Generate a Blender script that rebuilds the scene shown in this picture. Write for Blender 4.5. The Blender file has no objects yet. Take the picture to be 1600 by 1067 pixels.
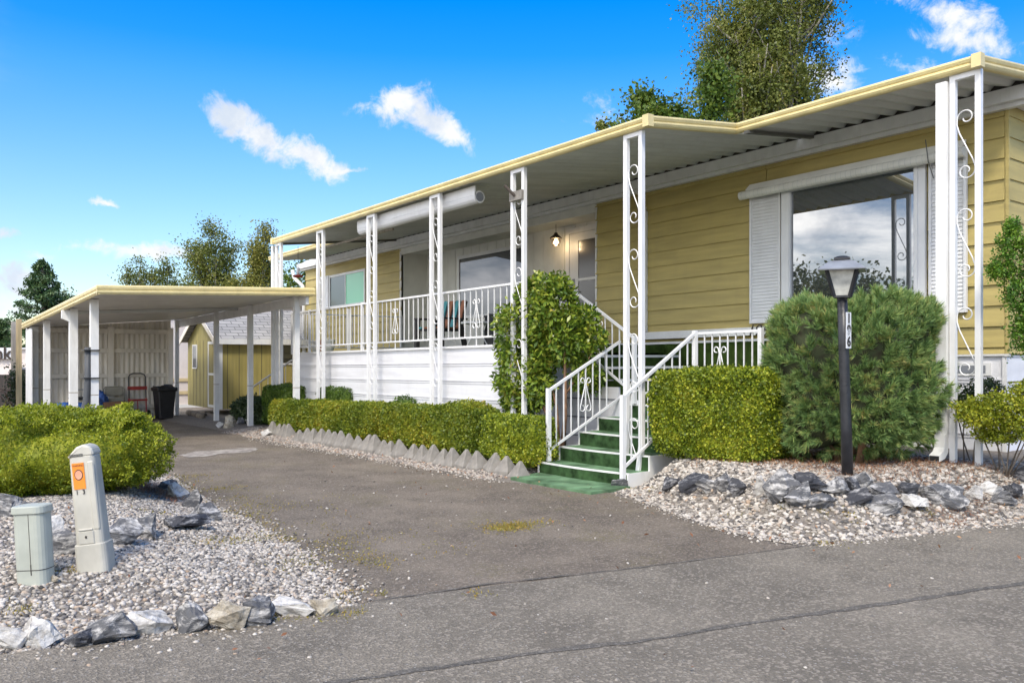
import bpy, bmesh, math, random
import numpy as np
from mathutils import Vector, Matrix, noise
random.seed(7); rng = np.random.default_rng(7)
S = bpy.context.scene; COL = S.collection
R = math.radians; PI = math.pi
# ------------------------------------------------------------------ camera
F = 1300.0; HY = 557.0; CZ = 1.4
FW = (-0.7923, 0.6101); RT = (0.6101, 0.7923)
cam = bpy.data.objects.new('camera', bpy.data.cameras.new('camera')); COL.objects.link(cam)
cam.location = (0, 0, CZ); cam.rotation_euler = (R(90), 0, math.atan2(0.7923, 0.6101))
cam.data.lens = F/1600*36; cam.data.shift_y = (HY-533.5)/1600; cam.data.clip_end = 3000; cam.data.clip_start = .05
S.camera = cam
# ------------------------------------------------------------------ terrain
def sst(a, b, x):
    t = np.clip((x-a)/(b-a), 0, 1); return t*t*(3-2*t)
def tilt(x): return 0.013*(np.clip(x, -60, 20)+6.6)
BEDR = [(-6.25,6.15),(-5.42,5.76),(-4.42,5.38),(-3.75,5.26),(-3.37,5.42),(-3.1,6.3),(-2.8,7.37),(-2.3,9.5),(-1.5,13),(-6.25,13)]
BEDL = [(-4.9,-6),(-4.7,-1),(-4.44,.47),(-4.17,1.24),(-4.15,2.1),(-4.58,2.28),(-5.48,2.45),(-6.78,2.56),(-7.87,2.6),(-10.6,2.9),(-16,2.9),(-16,-6)]
def inside(poly, x, y):
    c = np.zeros(np.shape(x), bool); n = len(poly)
    for i in range(n):
        x1, y1 = poly[i]; x2, y2 = poly[(i+1) % n]
        if y1 == y2: continue
        c ^= ((y1 > y) != (y2 > y)) & (x < (x2-x1)*(y-y1)/(y2-y1)+x1)
    return c
def dist(line, x, y):
    d = np.full(np.shape(x), 1e9)
    for (x1, y1), (x2, y2) in zip(line[:-1], line[1:]):
        t = np.clip(((x-x1)*(x2-x1)+(y-y1)*(y2-y1))/((x2-x1)**2+(y2-y1)**2), 0, 1)
        d = np.minimum(d, np.hypot(x-x1-t*(x2-x1), y-y1-t*(y2-y1)))
    return d
def G(x, y):
    x = np.asarray(x, float); y = np.asarray(y, float)
    z = tilt(x)
    z = z + np.where(inside(BEDR, x, y), .34*sst(-6.25, -5.85, x)*sst(.05, .8, dist(BEDR[:9], x, y)), 0)
    z = z + np.where(inside(BEDL, x, y), .15*sst(.05, 1.5, dist(BEDL[:10], x, y))+.08*sst(.2, .9, dist(BEDL[:10], x, y))*sst(-6.2, -7.2, x), 0)
    z = z + np.where((x < -6.25) & (y > 5.6) & (y < 13), .06*sst(5.65, 6.3, y)*sst(-7.7, -8.0, x), 0)
    z = z + np.where((y > 0) & (y < 14), .012*np.sin(x*3.1+1)*np.sin(y*2.7)*sst(.1,.4,z-tilt(x)), 0)
    return z
def g(x, y): return float(G(x, y))
def ray(px):
    r = (px-800)/F; return (FW[0]+r*RT[0], FW[1]+r*RT[1])
def at(px, py, dz=0.):
    "point of the terrain seen at a photo pixel (used once, to read positions off the photograph)"
    dx, dy = ray(px); z = 0.
    for _ in range(40):
        d = (CZ-z-dz)*F/(py-HY); z = .6*z+.4*g(dx*d, dy*d)
    return Vector((dx*d, dy*d, z))
# ------------------------------------------------------------------ materials
def newmat(name):
    m = bpy.data.materials.new(name); m.use_nodes = True; nt = m.node_tree
    b = nt.nodes['Principled BSDF']; return m, nt, b
def lin(c): return tuple((v/12.92 if v <= .04045 else ((v+.055)/1.055)**2.4) for v in c)
def mat(name, col, rough=.6, var=.08, scale=6., bump=0., bscale=40., metal=0., spec=.5, stain=0., stretch=None, col2=None, coat=0.):
    m, nt, b = newmat(name); N = nt.nodes; L = nt.links
    b.inputs['Roughness'].default_value = rough; b.inputs['Metallic'].default_value = metal
    b.inputs['Specular IOR Level'].default_value = spec; b.inputs['Coat Weight'].default_value = coat
    tc = N.new('ShaderNodeTexCoord'); mp = N.new('ShaderNodeMapping'); L.new(tc.outputs['Object'], mp.inputs[0])
    if stretch: mp.inputs['Scale'].default_value = stretch
    n1 = N.new('ShaderNodeTexNoise'); n1.inputs['Scale'].default_value = scale; n1.inputs['Detail'].default_value = 6
    L.new(mp.outputs[0], n1.inputs['Vector'])
    cr = N.new('ShaderNodeValToRGB'); L.new(n1.outputs[0], cr.inputs[0])
    c2 = col2 or tuple(v*(1-var*2.2) for v in col); c1 = tuple(min(1, v*(1+var)) for v in col)
    cr.color_ramp.elements[0].position = .3; cr.color_ramp.elements[1].position = .68
    cr.color_ramp.elements[0].color = (*c2, 1); cr.color_ramp.elements[1].color = (*c1, 1)
    out = cr.outputs[0]
    if stain > 0:
        n2 = N.new('ShaderNodeTexNoise'); n2.inputs['Scale'].default_value = 2.3; n2.inputs['Detail'].default_value = 8; n2.inputs['Roughness'].default_value=.7
        mp2 = N.new('ShaderNodeMapping'); mp2.inputs['Scale'].default_value = (2.2, 2.2, .5); L.new(tc.outputs['Object'], mp2.inputs[0]); L.new(mp2.outputs[0], n2.inputs['Vector'])
        mr = N.new('ShaderNodeMapRange'); mr.inputs[1].default_value = .5; mr.inputs[2].default_value = .75; mr.inputs[4].default_value = stain
        L.new(n2.outputs[0], mr.inputs[0])
        mx = N.new('ShaderNodeMix'); mx.data_type = 'RGBA'; L.new(mr.outputs[0], mx.inputs[0]); L.new(out, mx.inputs[6]); mx.inputs[7].default_value = (.20, .17, .12, 1); out = mx.outputs[2]
    L.new(out, b.inputs['Base Color'])
    if bump > 0:
        n3 = N.new('ShaderNodeTexNoise'); n3.inputs['Scale'].default_value = bscale; n3.inputs['Detail'].default_value = 4; L.new(mp.outputs[0], n3.inputs['Vector'])
        bp = N.new('ShaderNodeBump'); bp.inputs['Strength'].default_value = bump; bp.inputs['Distance'].default_value = .01
        L.new(n3.outputs[0], bp.inputs['Height']); L.new(bp.outputs[0], b.inputs['Normal'])
    return m
def leafmat(name, cols, patch=.35, pscale=3., trans=.25, rough=.45):
    m, nt, b = newmat(name); N = nt.nodes; L = nt.links
    ge = N.new('ShaderNodeNewGeometry'); tc = N.new('ShaderNodeTexCoord')
    n1 = N.new('ShaderNodeTexNoise'); n1.inputs['Scale'].default_value = pscale; n1.inputs['Detail'].default_value = 3; L.new(tc.outputs['Object'], n1.inputs['Vector'])
    mr = N.new('ShaderNodeMapRange'); mr.inputs[1].default_value = .3; mr.inputs[2].default_value = .7; L.new(n1.outputs[0], mr.inputs[0])
    mx = N.new('ShaderNodeMix'); mx.inputs[0].default_value = patch; L.new(ge.outputs['Random Per Island'], mx.inputs[2]); L.new(mr.outputs[0], mx.inputs[3])
    cr = N.new('ShaderNodeValToRGB'); L.new(mx.outputs[0], cr.inputs[0]); e = cr.color_ramp.elements
    while len(e) < len(cols): e.new(.5)
    for i, (p, c) in enumerate(cols): e[i].position = p; e[i].color = (*c, 1)
    L.new(cr.outputs[0], b.inputs['Base Color']); b.inputs['Roughness'].default_value = rough; b.inputs['Specular IOR Level'].default_value = .35
    tr = N.new('ShaderNodeBsdfTranslucent'); L.new(cr.outputs[0], tr.inputs[0]); ms = N.new('ShaderNodeMixShader'); ms.inputs[0].default_value = trans
    L.new(b.outputs[0], ms.inputs[1]); L.new(tr.outputs[0], ms.inputs[2]); L.new(ms.outputs[0], nt.nodes['Material Output'].inputs[0])
    return m
def asphalt(name, base, light, dots, seed, moss=0.):
    m, nt, b = newmat(name); N = nt.nodes; L = nt.links
    tc = N.new('ShaderNodeTexCoord'); mp = N.new('ShaderNodeMapping'); mp.inputs['Location'].default_value = (seed, seed*.7, 0); L.new(tc.outputs['Object'], mp.inputs[0])
    def nz(s, d=4, r=.6):
        n = N.new('ShaderNodeTexNoise'); n.inputs['Scale'].default_value = s; n.inputs['Detail'].default_value = d; n.inputs['Roughness'].default_value = r; L.new(mp.outputs[0], n.inputs['Vector']); return n.outputs[0]
    def mix(f, a, c):
        x = N.new('ShaderNodeMix'); x.data_type = 'RGBA'; L.new(f, x.inputs[0])
        if isinstance(a, tuple): x.inputs[6].default_value = (*a, 1)
        else: L.new(a, x.inputs[6])
        if isinstance(c, tuple): x.inputs[7].default_value = (*c, 1)
        else: L.new(c, x.inputs[7])
        return x.outputs[2]
    def rng_(v, a, c, o0=0., o1=1.):
        x = N.new('ShaderNodeMapRange'); x.inputs[1].default_value = a; x.inputs[2].default_value = c; x.inputs[3].default_value = o0; x.inputs[4].default_value = o1; L.new(v, x.inputs[0]); return x.outputs[0]
    c = mix(rng_(nz(.9, 9, .65), .38, .62), base, light); c = mix(rng_(nz(2.2, 7, .7), .50, .72, 0, .7), c, tuple(v*.6 for v in base))
    c = mix(rng_(nz(90, 3, .7), .42, .62, 0, .55), c, tuple(v*.45 for v in base))
    vo = N.new('ShaderNodeTexVoronoi'); vo.inputs['Scale'].default_value = 75; L.new(mp.outputs[0], vo.inputs['Vector'])
    sx = N.new('ShaderNodeSeparateColor'); L.new(vo.outputs['Color'], sx.inputs[0])
    a = rng_(sx.outputs[0], 1-dots, 1-dots+.04); d = rng_(vo.outputs['Distance'], .42, .3)
    mu = N.new('ShaderNodeMath'); mu.operation = 'MULTIPLY'; L.new(a, mu.inputs[0]); L.new(d, mu.inputs[1])
    c = mix(mu.outputs[0], c, (.33, .31, .28))
    a2 = rng_(sx.outputs[1], .78, .84, 0, .6); c = mix(a2, c, tuple(v*2.1 for v in base))
    if moss:
        mm = N.new('ShaderNodeMath'); mm.operation = 'MULTIPLY'; L.new(rng_(nz(.8, 3), .52, .66), mm.inputs[0]); L.new(rng_(nz(35, 3), .5, .6), mm.inputs[1])
        m2 = N.new('ShaderNodeMath'); m2.operation = 'MULTIPLY'; L.new(mm.outputs[0], m2.inputs[0]); m2.inputs[1].default_value = moss
        c = mix(m2.outputs[0], c, (.16, .14, .045))
    L.new(c, b.inputs['Base Color']); b.inputs['Roughness'].default_value = .85; b.inputs['Specular IOR Level'].default_value = .3
    bp = N.new('ShaderNodeBump'); bp.inputs['Strength'].default_value = .9; bp.inputs['Distance'].default_value = .006
    ad = N.new('ShaderNodeMath'); L.new(vo.outputs['Distance'], ad.inputs[0]); L.new(nz(140, 2), ad.inputs[1]); L.new(ad.outputs[0], bp.inputs['Height']); L.new(bp.outputs[0], b.inputs['Normal'])
    return m
def stonemat(name, cols):
    m, nt, b = newmat(name); N = nt.nodes; L = nt.links
    ge = N.new('ShaderNodeNewGeometry'); cr = N.new('ShaderNodeValToRGB'); L.new(ge.outputs['Random Per Island'], cr.inputs[0]); e = cr.color_ramp.elements
    while len(e) < len(cols): e.new(.5)
    for i, (p, c) in enumerate(cols): e[i].position = p; e[i].color = (*c, 1)
    L.new(cr.outputs[0], b.inputs['Base Color']); b.inputs['Roughness'].default_value = .8
    return m
def rockmat(name, dark, lightc, thr=.5):
    m, nt, b = newmat(name); N = nt.nodes; L = nt.links
    tc = N.new('ShaderNodeTexCoord'); oi = N.new('ShaderNodeObjectInfo'); va = N.new('ShaderNodeVectorMath'); va.operation = 'ADD'
    L.new(tc.outputs['Object'], va.inputs[0]); sc = N.new('ShaderNodeMath'); sc.operation = 'MULTIPLY'; sc.inputs[1].default_value = 37; L.new(oi.outputs['Random'], sc.inputs[0]); L.new(sc.outputs[0], va.inputs[1])
    n = N.new('ShaderNodeTexNoise'); mpr = N.new('ShaderNodeMapping'); mpr.inputs['Rotation'].default_value = (.5,.4,.3); mpr.inputs['Scale'].default_value = (1,2.2,3.2); L.new(va.outputs[0], mpr.inputs[0]); n.inputs['Scale'].default_value = 7; n.inputs['Detail'].default_value = 9; n.inputs['Roughness'].default_value = .72; n.inputs['Distortion'].default_value = .5; L.new(mpr.outputs[0], n.inputs['Vector'])
    cr = N.new('ShaderNodeValToRGB'); L.new(n.outputs[0], cr.inputs[0]); e = cr.color_ramp.elements; e[0].position = thr-.05; e[1].position = thr+.12
    e[0].color = (*dark, 1); e[1].color = (*lightc, 1); L.new(cr.outputs[0], b.inputs['Base Color']); b.inputs['Roughness'].default_value = .75
    bp = N.new('ShaderNodeBump'); bp.inputs['Strength'].default_value = .8; bp.inputs['Distance'].default_value = .02
    n2 = N.new('ShaderNodeTexNoise'); n2.inputs['Scale'].default_value = 28; n2.inputs['Detail'].default_value = 6; L.new(va.outputs[0], n2.inputs['Vector'])
    L.new(n2.outputs[0], bp.inputs['Height']); L.new(bp.outputs[0], b.inputs['Normal'])
    return m
def emit(name, col, s):
    m, nt, b = newmat(name); b.inputs['Base Color'].default_value = (*col, 1); b.inputs['Emission Color'].default_value = (*col, 1); b.inputs['Emission Strength'].default_value = s; return m
def glassmat(name, tint=(.02,.025,.03), refl=.55, rough=.01, gt=(.44,.455,.48)):
    m, nt, b = newmat(name); N = nt.nodes; L = nt.links
    b.inputs['Base Color'].default_value = (*tint, 1); b.inputs['Roughness'].default_value = .3
    gl = N.new('ShaderNodeBsdfGlossy'); gl.inputs['Roughness'].default_value = rough; gl.inputs[0].default_value = (*gt, 1)
    n = N.new('ShaderNodeTexNoise'); n.inputs['Scale'].default_value = .8; bp = N.new('ShaderNodeBump'); bp.inputs['Strength'].default_value = .05; bp.inputs['Distance'].default_value = .02
    L.new(n.outputs[0], bp.inputs['Height']); L.new(bp.outputs[0], gl.inputs['Normal'])
    ms = N.new('ShaderNodeMixShader'); ms.inputs[0].default_value = refl
    L.new(b.outputs[0], ms.inputs[1]); L.new(gl.outputs[0], ms.inputs[2]); L.new(ms.outputs[0], N['Material Output'].inputs[0]); return m
MT = {}
MT['white'] = mat('white_paint', (.74,.74,.72), .45, .04, 5, .06, 60, stain=.22)
MT['whiteclean'] = mat('white_metal', (.72,.72,.715), .35, .03, 4, 0, stain=.12)
MT['panelwhite'] = mat('white_panel', (.74,.74,.76), .4, .05, 2.5, .1, 8, stretch=(.4,.4,4), stain=.12)
MT['porchwhite'] = mat('porch_white', (.70,.69,.63), .55, .05, 3, .1, 50, stain=.1)
MT['soffit'] = mat('awning_metal', (.56,.57,.545), .5, .06, 3, 0, stretch=(1,.3,1), stain=.15)
MT['cream'] = mat('cream_gutter', (.72,.60,.29), .4, .06, 5, .05, 30, stain=.18)
MT['yellow'] = mat('yellow_siding', (.45,.36,.125), .6, .07, 3, .25, 45, stretch=(.5,.5,5), stain=.12)
MT['shedyellow'] = mat('shed_yellow', (.32,.27,.085), .65, .1, 3, .3, 40, stretch=(4,4,.4), stain=.3)
MT['darkbeam'] = mat('dark_beam', (.10,.10,.09), .6)
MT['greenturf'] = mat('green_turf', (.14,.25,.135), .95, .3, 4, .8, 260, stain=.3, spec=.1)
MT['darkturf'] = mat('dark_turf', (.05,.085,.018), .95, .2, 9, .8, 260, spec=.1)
MT['riserturf_shaded'] = mat('riser_turf_shaded', (.045,.092,.035), .95, .3, 9, .8, 260, spec=.1)  # darker copy of the tread turf; weaker light on risers is in the colour
MT['glass'] = glassmat('window_glass')
MT['porchglass'] = glassmat('porch_glass', (.015,.017,.02), .38, .01, (.24,.25,.28))
MT['greenglass'] = glassmat('green_glass', (.22,.70,.42), .12, .15)
MT['darkglass'] = glassmat('dark_glass', (.04,.07,.07), .25, .1)
MT['black'] = mat('black_plastic', (.018,.018,.02), .45, .2, 8)
MT['lampblack'] = mat('black_enamel', (.022,.023,.027), .35, .2, 12, .3, 60)
MT['grey'] = mat('grey_metal', (.22,.235,.26), .4, .1, 8)
MT['frost'] = mat('frosted_glass', (.52,.52,.47), .25, .15, 14)
MT['pedestal'] = mat('beige_plastic', (.50,.475,.40), .55, .06, 7, .1, 30, stain=.16)
MT['pedgreen'] = mat('pale_green_metal', (.40,.42,.36), .5, .06, 7, .1, 30, stain=.14)
MT['orange'] = mat('orange_label', (.85,.25,.02), .5, .08)
MT['pinkdisc'] = mat('pink_disc', (.75,.33,.2), .5)
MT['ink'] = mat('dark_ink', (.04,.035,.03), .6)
MT['concrete'] = mat('concrete', (.25,.232,.205), .85, .14, 9, .5, 70, stain=.3)
MT['wood'] = mat('bare_timber', (.55,.42,.22), .7, .14, 4, .2, 30, stretch=(4,4,.5))
MT['greywood'] = mat('grey_timber', (.38,.34,.28), .75, .14, 4, .2, 30, stretch=(4,4,.5))
MT['darkwood'] = mat('dark_timber', (.055,.04,.03), .7, .2)
MT['oldlog'] = mat('old_log', (.22,.18,.13), .85, .3, 6, .6, 30)
MT['corr'] = mat('corrugated_sheet', (.76,.71,.62), .5, .1, 2, 0, stretch=(1,1,.3), stain=.3)
MT['cardboard'] = mat('cardboard', (.25,.13,.07), .8, .1)
MT['bluetarp'] = mat('blue_tarp', (.02,.09,.34), .5, .25, 9, .5, 14)
MT['red'] = mat('red_metal', (.33,.035,.025), .45, .2)
MT['beigevinyl'] = mat('beige_vinyl', (.30,.28,.22), .5, .08)
MT['shingle'] = None
MT['neighbor'] = mat('pale_wall', (.74,.66,.60), .6, .05, 3, stain=.08)
MT['tan'] = mat('tan_trim', (.62,.50,.28), .5, .06)
MT['bark'] = mat('bark', (.16,.13,.10), .9, .3, 12, .7, 30, stretch=(2,2,.4))
MT['redbark'] = mat('red_bark', (.25,.14,.08), .8, .25, 12, .5, 30)
MT['palebark'] = mat('pale_bark', (.30,.28,.23), .9, .25, 8, .5, 20)
MT['teal'] = mat('teal_cloth', (.09,.33,.35), .9, .1)
MT['brown'] = mat('brown_cloth', (.32,.13,.07), .9, .1)
MT['darkchair'] = mat('charcoal_plastic', (.03,.028,.03), .5, .15)
MT['terracotta'] = mat('terracotta', (.35,.16,.09), .8)
MT['screen'] = glassmat('screen_panel', (.03,.022,.018), .1, .2)
MT['fencewood'] = mat('fence_boards', (.36,.27,.19), .8, .12, 3, .2, 20, stretch=(6,6,.5))
MT['asphalt'] = asphalt('road_asphalt', (.165,.144,.114), (.25,.218,.17), .08, 3)
MT['drive'] = asphalt('driveway_asphalt', (.140,.116,.090), (.235,.196,.15), .08, 11, .55)
MT['seam'] = asphalt('seam_tar', (.11,.10,.085), (.15,.135,.115), .05, 5)
MT['gravel'] = stonemat('gravel', [(0,(.05,.046,.042)),(.15,(.16,.145,.13)),(.4,(.31,.275,.23)),(.65,(.44,.395,.335)),(.88,(.56,.515,.45)),(1,(.34,.24,.16))])
MT['pea'] = stonemat('pea_gravel', [(0,(.13,.11,.10)),(.4,(.30,.26,.22)),(.8,(.45,.40,.34)),(1,(.30,.17,.09))])
MT['rockgrey'] = rockmat('grey_marbled_rock', (.085,.085,.088), (.55,.53,.50), .53)
MT['rockdark'] = rockmat('dark_rock', (.035,.036,.042), (.38,.37,.36), .56)
MT['rocklight'] = rockmat('pale_rock', (.30,.28,.25), (.58,.56,.52), .45)
MT['rocktan'] = rockmat('tan_rock', (.26,.22,.16), (.46,.42,.34), .48)
MT['box'] = leafmat('boxwood_leaf', [(0,(.03,.06,.006)),(.3,(.10,.15,.012)),(.6,(.24,.30,.022)),(.85,(.42,.44,.035)),(1,(.55,.48,.06))], .35, 3)
MT['hedge'] = leafmat('hedge_leaf', [(0,(.04,.08,.008)),(.35,(.12,.17,.014)),(.7,(.26,.29,.026)),(.88,(.40,.34,.03)),(1,(.46,.24,.03))], .45, 1.6)
MT['hedgedark'] = leafmat('dark_hedge_leaf', [(0,(.02,.05,.008)),(.5,(.07,.13,.016)),(1,(.15,.22,.03))], .3, 3)
MT['cypress'] = leafmat('cypress_leaf', [(0,(.05,.09,.008)),(.3,(.15,.20,.012)),(.6,(.31,.35,.02)),(1,(.52,.50,.06))], .4, 4)
MT['pine'] = leafmat('pine_needle', [(0,(.06,.12,.045)),(.35,(.15,.26,.085)),(.68,(.30,.40,.12)),(.88,(.48,.43,.15)),(1,(.38,.17,.06))], .45, 6, .15)
MT['photinia'] = leafmat('glossy_leaf', [(0,(.03,.065,.01)),(.3,(.09,.16,.02)),(.6,(.20,.28,.03)),(.86,(.36,.40,.05)),(.95,(.42,.33,.08)),(1,(.38,.14,.04))], .3, 3, .2, .3)
MT['hinoki'] = leafmat('hinoki_leaf', [(0,(.03,.08,.015)),(.5,(.09,.20,.02)),(1,(.25,.38,.04))], .45, 7)
MT['yellowshrub'] = leafmat('yellow_green_leaf', [(0,(.08,.13,.01)),(.5,(.24,.28,.02)),(1,(.46,.42,.03))], .35, 4)
MT['darkshrub'] = leafmat('dark_leaf', [(0,(.015,.03,.012)),(.5,(.04,.07,.025)),(1,(.12,.15,.07))], .3, 4)
MT['cotton'] = leafmat('cottonwood_leaf', [(0,(.045,.06,.012)),(.35,(.11,.14,.025)),(.65,(.19,.215,.04)),(.87,(.30,.28,.07)),(1,(.38,.31,.08))], .55, .9, .3)
MT['cotton2'] = leafmat('yellowing_leaf', [(0,(.06,.08,.01)),(.5,(.17,.18,.03)),(1,(.34,.30,.06))], .35, .4, .25)
MT['maple'] = leafmat('maple_leaf', [(0,(.02,.05,.008)),(.5,(.08,.14,.015)),(1,(.20,.26,.03))], .35, .6, .25)
MT['conifer'] = leafmat('conifer_leaf', [(0,(.02,.05,.018)),(.5,(.055,.11,.035)),(1,(.14,.20,.07))], .35, .6, .12)
MT['weed'] = leafmat('weed_blade', [(0,(.14,.15,.02)),(.5,(.32,.27,.05)),(1,(.42,.24,.05))], .3, 3)
MT['litter'] = leafmat('dead_needles', [(0,(.12,.05,.02)),(.5,(.26,.11,.05)),(1,(.40,.24,.12))], .3, 3, .05)
# shingle
m, nt, b = newmat('roof_shingles'); br = nt.nodes.new('ShaderNodeTexBrick'); tc = nt.nodes.new('ShaderNodeTexCoord'); sp = nt.nodes.new('ShaderNodeSeparateXYZ'); cb = nt.nodes.new('ShaderNodeCombineXYZ')
nt.links.new(tc.outputs['Object'], sp.inputs[0]); nt.links.new(sp.outputs[1], cb.inputs[0]); nt.links.new(sp.outputs[0], cb.inputs[1]); nt.links.new(cb.outputs[0], br.inputs[0])
br.inputs['Scale'].default_value = 1; br.inputs['Brick Width'].default_value = .34; br.inputs['Row Height'].default_value = .14; br.inputs['Mortar Size'].default_value = .012
br.inputs['Color1'].default_value = (.27,.265,.26,1); br.inputs['Color2'].default_value = (.36,.35,.335,1); br.inputs['Mortar'].default_value = (.12,.12,.12,1)
nt.links.new(br.outputs[0], b.inputs['Base Color']); b.inputs['Roughness'].default_value = .9; MT['shingle'] = m
# soil / gravel base of the terrain
m = mat('soil_gravel', (.20,.175,.145), .95, .25, 30, .9, 70, col2=(.12,.10,.08)); MT['soil'] = m
# ------------------------------------------------------------------ object helpers
def tag(o, label=None, cat=None, group=None, kind=None):
    if label: o['label'] = label
    if cat: o['category'] = cat
    if group: o['group'] = group
    if kind: o['kind'] = kind
    return o
def thing(name, loc, label, cat, group=None, rz=0.):
    o = bpy.data.objects.new(name, None); COL.objects.link(o); o.location = loc; o.rotation_euler = (0, 0, rz); o.empty_display_size = .1
    return tag(o, label, cat, group)
def rootloc(p):
    while p.parent: p = p.parent
    return p.location
def link(name, me, m, parent=None, origin=(0,0,0)):
    o = bpy.data.objects.new(name, me); COL.objects.link(o)
    if m is not None and not me.materials: me.materials.append(m)
    if parent: o.parent = parent
    else: o.location = origin
    return o
class MB:
    def __init__(s): s.v = []; s.f = []
    def add(s, vs, fs):
        n = len(s.v); s.v += [tuple(v) for v in vs]; s.f += [tuple(n+i for i in f) for f in fs]; return s
    def box(s, x0, x1, y0, y1, z0, z1):
        return s.add([(x0,y0,z0),(x1,y0,z0),(x1,y1,z0),(x0,y1,z0),(x0,y0,z1),(x1,y0,z1),(x1,y1,z1),(x0,y1,z1)], [(0,3,2,1),(4,5,6,7),(0,1,5,4),(1,2,6,5),(2,3,7,6),(3,0,4,7)])
    def beam(s, p, q, w, h, up=(0,0,1)):
        p = Vector(p); q = Vector(q); d = (q-p).normalized(); up = Vector(up)
        a = d.cross(up)
        if a.length < 1e-4: a = d.cross(Vector((1,0,0)))
        a.normalize(); u = a.cross(d).normalized(); a *= w/2; u *= h/2
        return s.add([p-a-u, p+a-u, p+a+u, p-a+u, q-a-u, q+a-u, q+a+u, q-a+u], [(0,1,2,3),(4,7,6,5),(0,4,5,1),(1,5,6,2),(2,6,7,3),(3,7,4,0)])
    def tube(s, pts, r, n=6, cap=True):
        pts = [Vector(p) for p in pts]; rs = r if isinstance(r, (list, tuple)) else [r]*len(pts); base = len(s.v); prev = None
        for i, p in enumerate(pts):
            d = (pts[min(i+1, len(pts)-1)]-pts[max(i-1, 0)]).normalized()
            if prev is None:
                a = d.cross(Vector((0,0,1)));
                if a.length < 1e-3: a = d.cross(Vector((0,1,0)))
            else: a = prev-d*prev.dot(d)
            a.normalize(); prev = a; c = d.cross(a)
            for k in range(n): t = 2*PI*k/n; s.v.append(tuple(p+(a*math.cos(t)+c*math.sin(t))*rs[i]))
        for i in range(len(pts)-1):
            for k in range(n): s.f.append((base+i*n+k, base+i*n+(k+1) % n, base+(i+1)*n+(k+1) % n, base+(i+1)*n+k))
        if cap: s.f.append(tuple(base+k for k in range(n))[::-1]); s.f.append(tuple(base+(len(pts)-1)*n+k for k in range(n)))
        return s
    def lathe(s, prof, c, n=16, sx=1, sy=1, rot=0):
        base = len(s.v)
        for r, z in prof:
            for k in range(n): t = 2*PI*k/n+rot; s.v.append((c[0]+r*sx*math.cos(t), c[1]+r*sy*math.sin(t), c[2]+z))
        for i in range(len(prof)-1):
            for k in range(n): s.f.append((base+i*n+k, base+i*n+(k+1) % n, base+(i+1)*n+(k+1) % n, base+(i+1)*n+k))
        s.f.append(tuple(base+k for k in range(n))[::-1]); s.f.append(tuple(base+(len(prof)-1)*n+k for k in range(n)))
        return s
    def prism(s, poly, a, b, axis='y'):
        "poly in the plane across axis, extruded from a to b"
        n = len(poly); f = {'y': lambda u, w, t: (u, t, w), 'x': lambda u, w, t: (t, u, w), 'z': lambda u, w, t: (u, w, t)}[axis]
        vs = [f(u, w, a) for u, w in poly]+[f(u, w, b) for u, w in poly]
        return s.add(vs, [tuple(range(n)), tuple(range(2*n-1, n-1, -1))]+[(i, i+n, (i+1) % n+n, (i+1) % n) for i in range(n)])
    def build(s, name, m, parent=None, origin=(0,0,0), tl=True, bevel=0., smooth=False, local=False):
        o0 = Vector((0,0,0)) if local else (rootloc(parent) if parent else Vector(origin))
        me = bpy.data.meshes.new(name)
        vs = [(x-o0[0], y-o0[1], z+(float(tilt(x)) if tl else 0)-o0[2]) for x, y, z in s.v]
        me.from_pydata(vs, [], s.f); bm = bmesh.new(); bm.from_mesh(me); bmesh.ops.recalc_face_normals(bm, faces=bm.faces)
        if bevel: bmesh.ops.bevel(bm, geom=[e for e in bm.edges if e.is_manifold and e.calc_face_angle(0) > .6], offset=bevel, segments=1, affect='EDGES')
        bm.to_mesh(me); bm.free()
        if smooth: me.polygons.foreach_set('use_smooth', [True]*len(me.polygons))
        return link(name, me, m, parent, origin)
def npmesh(name, V, Fq, m, parent=None, origin=(0,0,0)):
    V = np.asarray(V, np.float32); o0 = rootloc(parent) if parent else Vector(origin); V = V-np.array(o0, np.float32)
    me = bpy.data.meshes.new(name); k = Fq.shape[1]; nf = len(Fq)
    me.vertices.add(len(V)); me.vertices.foreach_set('co', V.ravel()); me.loops.add(nf*k); me.loops.foreach_set('vertex_index', Fq.ravel().astype(np.int32))
    me.polygons.add(nf); me.polygons.foreach_set('loop_start', np.arange(0, nf*k, k, dtype=np.int32)); me.update(calc_edges=True); me.validate()
    return link(name, me, m, parent, origin)
def copy_tree(o, parent=None, names=None):
    c = o.copy(); COL.objects.link(c); c.parent = parent
    for ch in list(o.children): copy_tree(ch, c)
    return c
def unit(v): return v/np.maximum(np.linalg.norm(v, axis=1, keepdims=True), 1e-9)
def rnd(n): return unit(rng.normal(size=(n, 3)))
def leaves(P, Nn, L, W, bias=.6, fold=.25, hang=0.):
    n = len(P); nn = unit(Nn*bias+rnd(n)); t = unit(np.cross(nn, rnd(n))); t[:, 2] -= hang; t = unit(t+Nn*.35); bb = unit(np.cross(nn, t))
    s = rng.uniform(.65, 1.3, (n, 1)); L = L*s; W = W*s
    A = P; B = P+t*L*.5+bb*W*.5+nn*W*fold*.5; C = P+t*L; D = P+t*L*.5-bb*W*.5+nn*W*fold*.5
    return np.stack([A, B, C, D], 1).reshape(-1, 3)
def quads(n): return np.arange(n*4).reshape(-1, 4)
def lump(D, k=3., amp=.1, seed=0, octs=3):
    r = np.random.default_rng(seed); s = np.zeros(len(D))
    for o in range(octs):
        for _ in range(5):
            w = r.normal(size=3)*k*(1.9**o); s += np.sin(D@w+r.uniform(0, 6.28))/(1.7**o)
    return amp*s/5*1.6
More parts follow.
